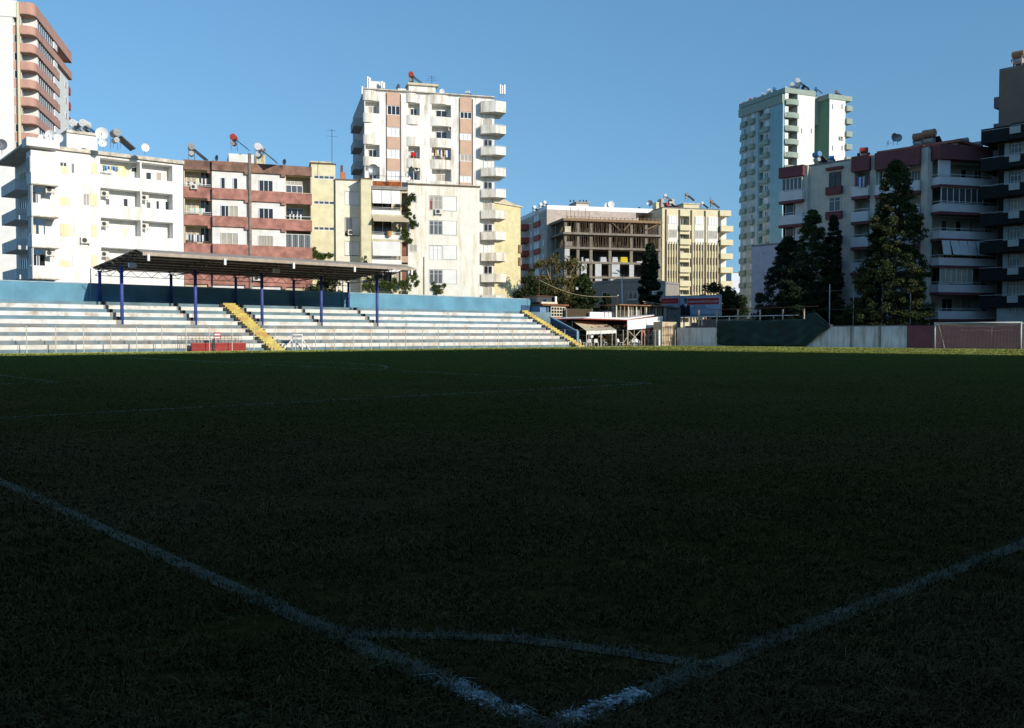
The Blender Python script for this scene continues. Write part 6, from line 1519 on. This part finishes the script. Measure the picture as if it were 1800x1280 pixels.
MB().tube(Pk.at(*Pk.pix(1130, 530, 3), 3), Pk.at(*Pk.pix(1172, 536.5, 3), 3), .05, 5).tube(Pk.at(*Pk.pix(1132, 533, 3), 3), Pk.at(*Pk.pix(1158, 538, 3), 3), .05, 5).build("loose_timber", pergm, ca)
# lattice under the fascia
lt_ = mat("lattice_cream", (.60, .54, .40), .8, var=.2)
for (a, b, w_) in (((1103, 607), (1103, 580), .1), ((1094, 606), (1103, 592), .05), ((1105, 604), (1126, 581), .05), ((1106, 583), (1126, 602), .05), ((1128, 580), (1128, 607), .05), ((1130, 581), (1145, 606), .05), ((1140, 606), (1141, 580), .05), ((1142, 590), (1160, 566), .06), ((1146, 596), (1163, 572), .06), ((1147, 607), (1147, 588), .06), ((1156, 606), (1156, 575), .06)):
    p, q = Pk.at(*Pk.pix(*a, -.3), -.3), Pk.at(*Pk.pix(*b, -.3), -.3); p[2] = max(p[2], 0) if a[1] > 600 else p[2]; q[2] = max(q[2], 0); MB().tube(p, q, w_, 5).build("strut", lt_, ca)
for i in range(6):
    r = kr(1141+2.6*i, 1145+2.6*i, 600-4.2*i, 601.5-4.2*i, .4); MB().pbox(Pk, *r, .2, 1.0).build("stair_tread", M['frame'], ca)
rd = kr(1128, 1138, 577.5, 607.5, .3); MB().pbox(Pk, rd[0], rd[1], 0, rd[3], .3, .36).build("door", mat("door_red", (.50, .045, .025), .6, var=.1), ca)
fr = MB().pbox(Pk, rd[0]-.08, rd[0]-.002, 0, rd[3]+.08, .24, .38).pbox(Pk, rd[1]+.002, rd[1]+.08, 0, rd[3]+.08, .24, .38).pbox(Pk, rd[0], rd[1], rd[3]+.002, rd[3]+.08, .24, .38); fr.build("door_frame", lt_, ca)
tr = kr(1140, 1152, 575, 588, 1.2); MB().prism(Pk, [(tr[0], tr[3]), (tr[1], tr[3]), (tr[0], tr[2])], 1.2, 1.3).build("red_gusset", MATS["door_red"], ca)
# beige gate pier, gate, grey shed
gpier = thing("gate_pier", "sunlit beige rendered pier behind the rusty gate at the corner of the end wall", "pier", Pk.at(Pk.pix(1166, 600)[0], 0, 0))
r = kr(1164, 1190, 566, 606, -2.6); MB().pbox(Pk, r[0], r[1], 0, r[3], -2.6, -1.2).build("wall", mat("render_beige_sun", (.55, .45, .30), .9, var=.2, stain=.4, stain_col=(.3, .2, .12), streak=True), gpier)
q = kr(1174, 1180, 573, 579, -2.6); MB().pbox(Pk, *q, -2.63, -2.602).build("vent", M['conc'], gpier); q = kr(1158, 1163, 580, 602, -2.4); MB().pbox(Pk, q[0], q[1], 0, q[3], -2.4, -2.3).build("white_panel", M['frame'], gpier)
gt = thing("rusty_gate", "open rusty bar gate in front of the beige pier", "gate", Pk.at(Pk.pix(1169, 600, -3.1)[0], 0, -3.1))
for u in (1169.5, 1172.5, 1175.5, 1184): a_ = Pk.pix(u, 600, -3.1)[0]; MB().tube(Pk.at(a_, 0, -3.1), Pk.at(a_, 2.45, -3.1), .045, 5).build("bar", M['rust'], gt)
for zz_ in (.5, 1.4, 2.4): MB().tube(Pk.at(Pk.pix(1169.5, 600, -3.1)[0], zz_, -3.1), Pk.at(Pk.pix(1191, 600, -3.1)[0], zz_, -3.1), .04, 5).build("rail", M['rust'], gt)
shd = thing("grey_shed", "grey corrugated shed wall between the cafe deck and the billboards", "shed", Pk.at(Pk.pix(1170, 560, 6)[0], 0, 6))
r = kr(1165, 1197, 541, 568, 5); q = MB(); nn = 26
for i in range(nn): a_ = r[0]+(r[1]-r[0])*i/nn; q.pbox(Pk, a_, a_+(r[1]-r[0])/nn, 0, r[3], 5+.06*(i % 2), 5.3)
q.build("wall", mat("sheet_grey", (.30, .29, .27), .7, .2, var=.25), shd)
wedge([(1163, 540), (1196, 541.5), (1196, 540.5), (1163, 538.8)], 4.6, 7).build("roof", M['conc'], shd); 
bpy.data.objects[-1] if 0 else None
# dark hedge wall at the back of the cafe yard, planters and chairs
hb = thing("yard_hedge", "dark clipped hedge along the back of the cafe yard, behind the thin poles", "hedge", Pk.at(Pk.pix(1022, 600, 2)[0], 0, 1.5))
stl = thing("cafe_sign_post", "small white sign on a pole among the cafe tables", "sign", Pk.at(Pk.pix(1040, 606, -.8)[0], 0, -.8))
a_ = Pk.pix(1040, 600, -.8)[0]; MB().tube(Pk.at(a_, 0, -.8), Pk.at(a_, 1.9, -.8), .03, 5).build("pole", M['frame'], stl); MB().pbox(Pk, a_-.22, a_+.22, 1.0, 1.5, -.86, -.83).build("board", M['frame'], stl); MB().pbox(Pk, a_-.35, a_+.4, 1.72, 1.82, -.86, -.83).build("board", M['frame'], stl)
def chair(u, th, label, first=[None]):
    a_ = Pk.pix(u, 603, .4)[0]; p = Pk.at(a_, 0, .4)
    if first[0] is None:
        c = thing("garden_chair", label, "chair", (0, 0, 0), "white plastic chairs in the cafe yard"); pl = mat("plastic_white", (.74, .74, .72), .4, var=0)
        MB().box(-.24, .24, -.24, .22, .40, .44).build("seat", pl, c)
        MB().hexa([(-.24, .22, .44), (.24, .22, .44), (.24, .26, .44), (-.24, .26, .44), (-.2, .32, .84), (.2, .32, .84), (.2, .35, .84), (-.2, .35, .84)]).build("backrest", pl, c)
        for x, y in ((-.22, -.22), (.22, -.22), (-.22, .22), (.22, .22)): MB().tube((x*1.15, y*1.15, 0), (x, y, .4), .022, 5).build("leg", pl, c)
        c.location = tuple(p); c.rotation_euler.z = R(th); first[0] = c
    else: clone(first[0], p, R(th), label)
for i, (u, th) in enumerate(((1024, 20), (1034.5, 150), (1048, -40), (1062, 100), (1090, 10), (1112, 160), (1120, -20))):
    chair(u, th, "%s white plastic chair from the left in the cafe yard" % ORD[i])
# street lamp, power pole, cable with bulbs
lm = thing("street_lamp", "double armed pale street lamp in front of the low taupe building", "street lamp", atd(1096, 140, 560)*np.array([1, 1, 0]))
b_ = atd(1096, 140, 560)*np.array([1, 1, 0]); t_ = atd(1093, 140, 491); MB().tube(b_, t_, .14, 8, .08).build("pole", M['frame'], lm)
t2 = atd(1086, 140, 476); MB().path([t_, atd(1091, 140, 482), atd(1088, 140, 478), t2], .05).path([t_, atd(1096.5, 140, 487), atd(1097, 140, 482)], .04).build("arm", M['frame'], lm)
MB().tube(atd(1089, 140, 477.5), atd(1084, 140, 474.5), .16, 6, .1).build("lamp_head", M['white'], lm); MB().tube(atd(1076, 140, 480), atd(1086, 140, 481), .08, 6).build("lamp_head", M['frame'], lm)
pp = thing("power_pole", "short concrete power pole with crossarms right of the street lamp", "utility pole", atd(1147.5, 138, 560)*np.array([1, 1, 0]))
MB().tube(atd(1147.5, 138, 560)*np.array([1, 1, 0]), atd(1147.5, 138, 504), .13, 8).build("pole", M['frame'], pp)
MB().tube(atd(1137, 138, 514), atd(1158, 138, 512), .07, 5).tube(atd(1139, 138, 522), atd(1157, 138, 514), .06, 5).build("crossarm", M['frame'], pp)
for u, v in ((1138, 512), (1143, 511.5), (1153, 510.5), (1158, 510)): MB().tube(atd(u, 138, v), atd(u, 138, v-3), .07, 6).build("insulator", M['conc'], pp)
cb = MB(); pts = []
for i in range(25):
    q = i/24; u = 949+(1086-949)*q; v = 493+(521-493)*q+17*math.sin(math.pi*q)*(.95-.2*q)*.8; pts.append(onpl(u, v, Y=78+2*q))
cb.path(pts, .02, 4)
o = cb.build("cable", mat("cable_tan", (.55, .45, .30), .7, var=0), origin=tuple(pts[0])); tag(o, "sagging pale cable strung from the booth mast towards the cafe deck", "cable")
ms = thing("booth_mast", "thin dark mast standing on the booth roof, holding the sagging cable", "mast", onpl(947.5, 533, Y=79.7)); p = onpl(947.5, 533, Y=79.7); q = onpl(948, 478, Y=79.7); MB().tube(p, q, .035, 5).build("pole", M['rust'], ms); MB().tube(onpl(943, 533, Y=79.7), onpl(948, 500, Y=79.7), .012, 4).build("guy_wire", M['rust'], ms)
ms = thing("deck_mast", "short thin mast on the cafe deck roof where the cable ends", "mast", onpl(1085, 537, Y=80)); MB().tube(onpl(1085, 537, Y=80), onpl(1086, 519, Y=80), .03, 5).build("pole", M['rust'], ms); MB().tube(onpl(1086, 520, Y=80), onpl(1086, 518.5, Y=80), .11, 6).build("bulb", M['frame'], ms)
# ---------------------------------------------------------------- trees and climbers
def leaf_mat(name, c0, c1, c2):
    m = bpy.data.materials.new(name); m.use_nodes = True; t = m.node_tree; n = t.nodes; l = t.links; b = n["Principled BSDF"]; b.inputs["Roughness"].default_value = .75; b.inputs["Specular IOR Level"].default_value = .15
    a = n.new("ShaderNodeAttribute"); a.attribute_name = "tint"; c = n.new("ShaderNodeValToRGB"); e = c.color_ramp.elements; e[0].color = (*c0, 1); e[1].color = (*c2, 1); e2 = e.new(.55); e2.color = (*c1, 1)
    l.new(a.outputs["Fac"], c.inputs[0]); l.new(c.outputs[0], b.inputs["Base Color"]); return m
LC = leaf_mat("needles_olive", (.018, .030, .012), (.042, .056, .018), (.10, .10, .03)); LD = leaf_mat("needles_dark", (.010, .020, .012), (.020, .034, .016), (.035, .046, .018))
LB = leaf_mat("leaves_dark", (.012, .022, .010), (.028, .045, .014), (.06, .075, .02)); LA = leaf_mat("leaves_autumn", (.05, .06, .018), (.10, .09, .026), (.18, .12, .04)); LI = leaf_mat("ivy_green", (.03, .055, .012), (.07, .10, .02), (.16, .17, .035))
bark = mat("bark", (.11, .085, .06), .95, var=.3, scale=3); barkp = mat("bark_pale", (.36, .32, .26), .9, var=.3, scale=2)
def leaves(name, centers, tints, rad, per, size, m, parent=None, origin=None, flat=.7):
    n = len(centers)*per; c = np.repeat(np.array(centers), per, 0); tt_ = np.repeat(np.array(tints), per); rr = np.repeat(np.array(rad), per) if hasattr(rad, '__len__') else np.full(n, rad)
    d = rng.normal(size=(n, 3)); d /= np.linalg.norm(d, axis=1)[:, None]+1e-9; q = rng.random(n)**(1/2.2)
    p = c+d*(rr*q)[:, None]*np.array([1, 1, flat])
    a = rng.normal(size=(n, 3)); a /= np.linalg.norm(a, axis=1)[:, None]; b = np.cross(a, rng.normal(size=(n, 3))); b /= np.linalg.norm(b, axis=1)[:, None]+1e-9
    s = size*(.6+.8*rng.random(n))[:, None]
    V = np.stack([p-a*s, p+b*s*.55, p+a*s, p-b*s*.55], 1).reshape(-1, 3)
    r = parent
    while r is not None and r.parent: r = r.parent
    off = np.array(r.location) if r is not None else np.array(origin); V = V-off
    me = bpy.data.meshes.new(name); me.vertices.add(len(V)); me.vertices.foreach_set("co", V.astype(np.float32).ravel())
    me.loops.add(n*4); me.loops.foreach_set("vertex_index", np.arange(n*4, dtype=np.int32)); me.polygons.add(n); me.polygons.foreach_set("loop_start", np.arange(n, dtype=np.int32)*4)
    at = me.attributes.new("tint", 'FLOAT', 'FACE'); at.data.foreach_set("value", np.clip(tt_+rng.normal(size=n)*.12, 0, 1).astype(np.float32))
    me.materials.append(m); me.update(calc_edges=True); o = bpy.data.objects.new(name, me); COL.objects.link(o)
    if parent is not None: o.parent = parent
    elif origin is not None: o.location = tuple(origin)
    return o
def conifer(u, vtop, d, wpx, label, m=LC, slim=False, base=1.5, n=150, per=105, name="conifer", skew=0.0, seed=1, size=.10):
    g = np.random.default_rng(seed); top = atd(u, d, vtop); H = top[2]; r0 = wpx/2*d/FPX; loc = np.array([top[0], top[1], 0])
    t = thing(name, label, "tree", loc)
    tk = MB().tube(loc, loc+np.array([0, 0, H*.55]), .28, 9, .16).tube(loc+np.array([0, 0, H*.55]), loc+np.array([0, 0, H*.96]), .16, 7, .04)
    C, T, Rr = [], [], []; br = MB()
    for i in range(n):
        h = (g.random()**(1.25 if not slim else 1.0)); z = base+(H-base)*h
        env = r0*((1-h)**.58 if not slim else (1-h)**.45*min(1, .55+h*2))*(.92+.16*math.sin(h*23+seed)+.16*g.random())
        if not slim and h < .12: env *= .75
        az = g.random()*2*math.pi; lobe = 1+.14*math.sin(az*3+h*8+seed)
        k = env*lobe*(.35+.65*g.random()**.45); p = loc+np.array([math.cos(az)*k+skew*r0*(1-h), math.sin(az)*k, z-.10*k])
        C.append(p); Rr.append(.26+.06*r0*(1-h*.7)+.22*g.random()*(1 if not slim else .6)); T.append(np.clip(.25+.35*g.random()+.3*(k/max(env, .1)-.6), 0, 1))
        if i % 3 == 0: br.tube(loc+np.array([0, 0, max(.8, z-.3-.12*k)]), p, .05, 4, .015)
    for q in range(5): C.append(loc+np.array([0, 0, H*(1-.012*q)])); Rr.append(.12+.08*q); T.append(.4)
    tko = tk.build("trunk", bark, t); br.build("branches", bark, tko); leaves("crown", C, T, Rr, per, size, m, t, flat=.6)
conifer(1428, 371, 109, 112, "tall olive conifer with a pointed top, tallest of the left conifer group", seed=3, n=420)
conifer(1385, 418, 111.5, 124, "broad dark conifer at the left of the conifer group", LD, seed=5, n=460)
conifer(1405, 455, 107.5, 110, "low dark conifer filling the gap inside the left conifer group", LD, seed=6, n=260)
conifer(1466, 380, 108.5, 44, "slim dark cypress just right of the tall pointed conifer", LD, True, seed=8, n=200, name="cypress")
conifer(1575, 284, 101.3, 138, "tallest conifer of all, broad and olive, before the maroon banded block", seed=12, n=760)
conifer(1543, 391, 102.5, 62, "dark narrow conifer against the left flank of the tallest conifer", LD, seed=15, n=240)
conifer(1143, 430, 131, 46, "dark columnar cypress in front of the building site's right end", LD, True, seed=21, n=260, name="cypress", size=.18)
conifer(1027, 484, 121, 64, "dark green young conifer behind the brown screen", LB, seed=25, n=260, size=.16)
conifer(1066, 519, 124, 34, "small bushy conifer left of the street lamp", LD, seed=27, n=90, size=.16, base=.6)
def broadleaf(u, vtop, d, wpx, label, m=LB, n=90, per=110, seed=1, base=.35, tm=bark, size=.17, name="tree", rr=1.0, hpx=None):
    g = np.random.default_rng(seed); top = atd(u, d, vtop); H = top[2]; r0 = wpx/2*d/FPX; loc = np.array([top[0], top[1], 0]); t = thing(name, label, "tree", loc)
    tk = MB(); s = loc+np.array([0, 0, H*base]); tk.tube(loc, s, .24, 9, .18); C, T, Rr = [], [], []
    limbs = []
    for i in range(6):
        az = i*1.05+g.random(); e = s+np.array([math.cos(az)*r0*.5, math.sin(az)*r0*.5, (H-s[2])*(.4+.3*g.random())]); tk.tube(s, e, .13, 6, .06); limbs.append(e)
        e2 = e+np.array([math.cos(az+.6)*r0*.3, math.sin(az+.6)*r0*.3, (H-e[2])*.5]); tk.tube(e, e2, .06, 5, .02)
    for i in range(n):
        dd = g.normal(size=3); dd /= np.linalg.norm(dd); k = .35+.65*g.random()**.5; k *= 1+.15*math.sin(5*dd[0]+seed)+.12*math.sin(7*dd[2]+2*seed)
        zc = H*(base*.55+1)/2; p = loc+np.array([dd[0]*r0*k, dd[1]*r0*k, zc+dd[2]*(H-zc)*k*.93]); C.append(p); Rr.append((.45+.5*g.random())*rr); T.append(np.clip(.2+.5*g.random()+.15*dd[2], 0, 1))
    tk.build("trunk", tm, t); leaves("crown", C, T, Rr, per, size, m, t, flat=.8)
broadleaf(1266, 495, 142, 78, "dark round tree rising behind the billboards", seed=3, n=140, per=90, base=.2)
broadleaf(1292, 515, 144, 46, "smaller dark tree at the right shoulder of the round tree", seed=5, n=60, base=.15)
broadleaf(937, 478, 128, 56, "dark leafy tree right of the yellow block", seed=7, n=120, base=.15)
broadleaf(916, 500, 133, 30, "dark low tree against the yellow block's corner", seed=9, n=50, base=.1)
broadleaf(982, 445, 131, 84, "plane tree with autumn leaves and pale forked limbs before the building site", LA, seed=11, n=120, per=48, base=.45, tm=barkp, rr=1.15)
broadleaf(1003, 505, 126, 60, "yellowing tree low behind the brown screen", LA, seed=14, n=90, per=70, base=.2)
broadleaf(968, 508, 129, 46, "dark tree under the plane tree's crown", LB, seed=17, n=90, base=.1)
broadleaf(572, 486, 101, 70, "dark tree in the shade behind the right end of the canopy", LB, seed=19, n=130, per=80, base=.2)
broadleaf(1508, 535, 105, 60, "scrubby dark bush between the two conifer groups", LC, seed=23, n=80, base=.1, name="bush")
broadleaf(1352, 545, 114, 36, "low dark bush left of the broad dark conifer", LD, seed=29, n=40, base=.1, name="bush")
broadleaf(1488, 552, 106, 30, "small olive bush beside the tall mesh fence", LC, seed=31, n=40, base=.1, name="bush")
LI2 = leaf_mat('ivy_dark', (.02, .035, .012), (.045, .065, .018), (.10, .11, .03))
def ivy(P, blobs, t, label, name="climbing_plant", m=LI, per=70, size=.08):
    C, T, Rr = [], [], []
    for (u, v, ru, rv, k) in blobs:
        for _ in range(k):
            a = random.random()*6.283; q = math.sqrt(random.random()); C.append(P.at(*P.pix(u+ru*q*math.cos(a), v+rv*q*math.sin(a), t), t-.2*random.random())); T.append(random.uniform(.1, .75)); Rr.append(random.uniform(.15, .3))
    o = leaves(name, C, T, Rr, per, size, m, origin=tuple(C[0]), flat=1.0); tag(o, label, "climbing plant"); return o
ivy(PE_, [(722, 348, 6, 7, 10), (716, 362, 6, 9, 14), (722, 382, 8, 10, 16), (728, 395, 7, 8, 10)], -.9, "ivy hanging over the upper balcony corner of the cream block", m=LI2)
ivy(PE_, [(711, 412, 7, 8, 12), (715, 424, 8, 6, 10)], -.9, "ivy clump below the middle balcony corner of the cream block")
ivy(PE_, [(568, 449, 17, 5, 22), (552, 444, 4, 8, 6)], 1.0, "ivy on the lower wall of the cream block's stair bay", m=LI)
ivy(PE_, [(690, 500, 26, 9, 50), (655, 500, 16, 10, 22), (720, 498, 6, 12, 12), (648, 478, 4, 16, 10), (642, 458, 3, 6, 4)], -1.4, "thick ivy over the ground floor wall below the balconies of the cream block")
ivy(PE_, [(773, 510, 9, 7, 14), (765, 502, 3, 7, 5), (781, 504, 3, 7, 5)], -.5, "ivy growing round the low air conditioner of the cream block")
ivy(PE_, [(727, 484, 4, 8, 6), (733, 492, 2, 14, 5)], -.4, "thin ivy trailing below the lowest small window of the cream block")
C, T, Rr = [], [], []
for _ in range(170):
    u = random.uniform(1020, 1160); t = random.uniform(1.2, 1.9); a_ = Pk.pix(u, 590, t)[0]; C.append(Pk.at(a_, random.uniform(.1, 2.3), t)); T.append(random.random()*.6); Rr.append(.4)
leaves("foliage", C, T, Rr, 60, .12, leaf_mat("hedge_brown_green", (.03, .03, .015), (.06, .05, .022), (.11, .09, .035)), hb, flat=.8)
MB().pbox(Pk, Pk.pix(1022, 590, 1.9)[0], Pk.pix(1158, 590, 1.9)[0], 0, 2.2, 1.9, 2.0).build("trellis", M['wood'], hb)
# ---------------------------------------------------------------- unseen blocks and stand, added to throw the long shadow and block sky light
bm_ = mat("render_back", (.45, .40, .33), .9, var=.1)
BY = -20.0; BH = (61.0-BY)*.335
edges = [(-150, -95), (-94.8, -60), (-59.8, -25), (-24.8, 10), (10.2, 38), (38.2, 64.5)]
for i, (xa, xb) in enumerate(edges):
    P = Plane(xb, BY, 180); hgt = BH+[0, .35, -.25, .2, 0, .15][i]
    b = thing("shadow_caster_block", "unseen beige block, %s in the row added behind the near touchline to shadow the pitch" % ORD[i], "building", P.at(0, 0), "added shadow casters behind the near touchline")  # added row, unseen, shaped to cast the pitch shadow
    hs = [(1+3.2*j, 2.8+3.2*j, 1.1+3*k, 2.6+3*k, .2, True) for j in range(int((xb-xa-2)/3.2)) for k in range(8)]
    walls(b, P, 0, xb-xa, hgt, 14, hs, bm_); MB().pbox(P, 0, xb-xa, hgt, hgt+.12, -.0, 14).build("roof", M['roof'], b)
ms_ = thing("sky_block_stand", "roofed stand shape behind the near touchline, unseen and added to block sky light", "grandstand", (0, -9, 0))  # added stand, unseen, keeps sky light off the foreground
for k in range(9): MB().box(-30, 62, -8.0-.9*(k+1), -8.0-.9*k, 0, .6+.42*k).build("tier", M['conc'], ms_)
MB().box(-30, 62, -17.2, -16.9, 0, 9.5).build("back_wall", bm_, ms_); MB().box(-31, 63, -17.5, -5.0, 9.0, 9.2).build("roof", M['roof'], ms_)
for x in range(-30, 63, 8): MB().tube((x, -8.4, 0), (x, -8.4, 9), .15, 8).build("column", M['metal'], ms_)
nb = thing("shadow_caster_block", "tall beige block beside the dark balcony tower, unseen and added to shade the maroon banded block", "building", (102, 12, 0))  # added block, unseen, shades the facades to its north
MB().box(98.4, 106.2, 0, 24, 0, 31).build("wall", bm_, nb); MB().box(98.2, 106.4, -.2, 24.2, 31.003, 31.3).build("roof", M['roof'], nb)
ch_ = thing("blocker", "plain beige clubhouse beside the near corner flag spot, unseen and added to block sky light", "building", (-12, 8, 0))  # added box, unseen, blocks sky light beside the corner
MB().box(-20, -6.5, -4.5, 26, 0, 8).build("wall", bm_, ch_); MB().box(-20.4, -6.1, -4.9, 26.4, 8.003, 8.3).build("roof", M['roof'], ch_)
for o in PROTOS: remove_tree(o)
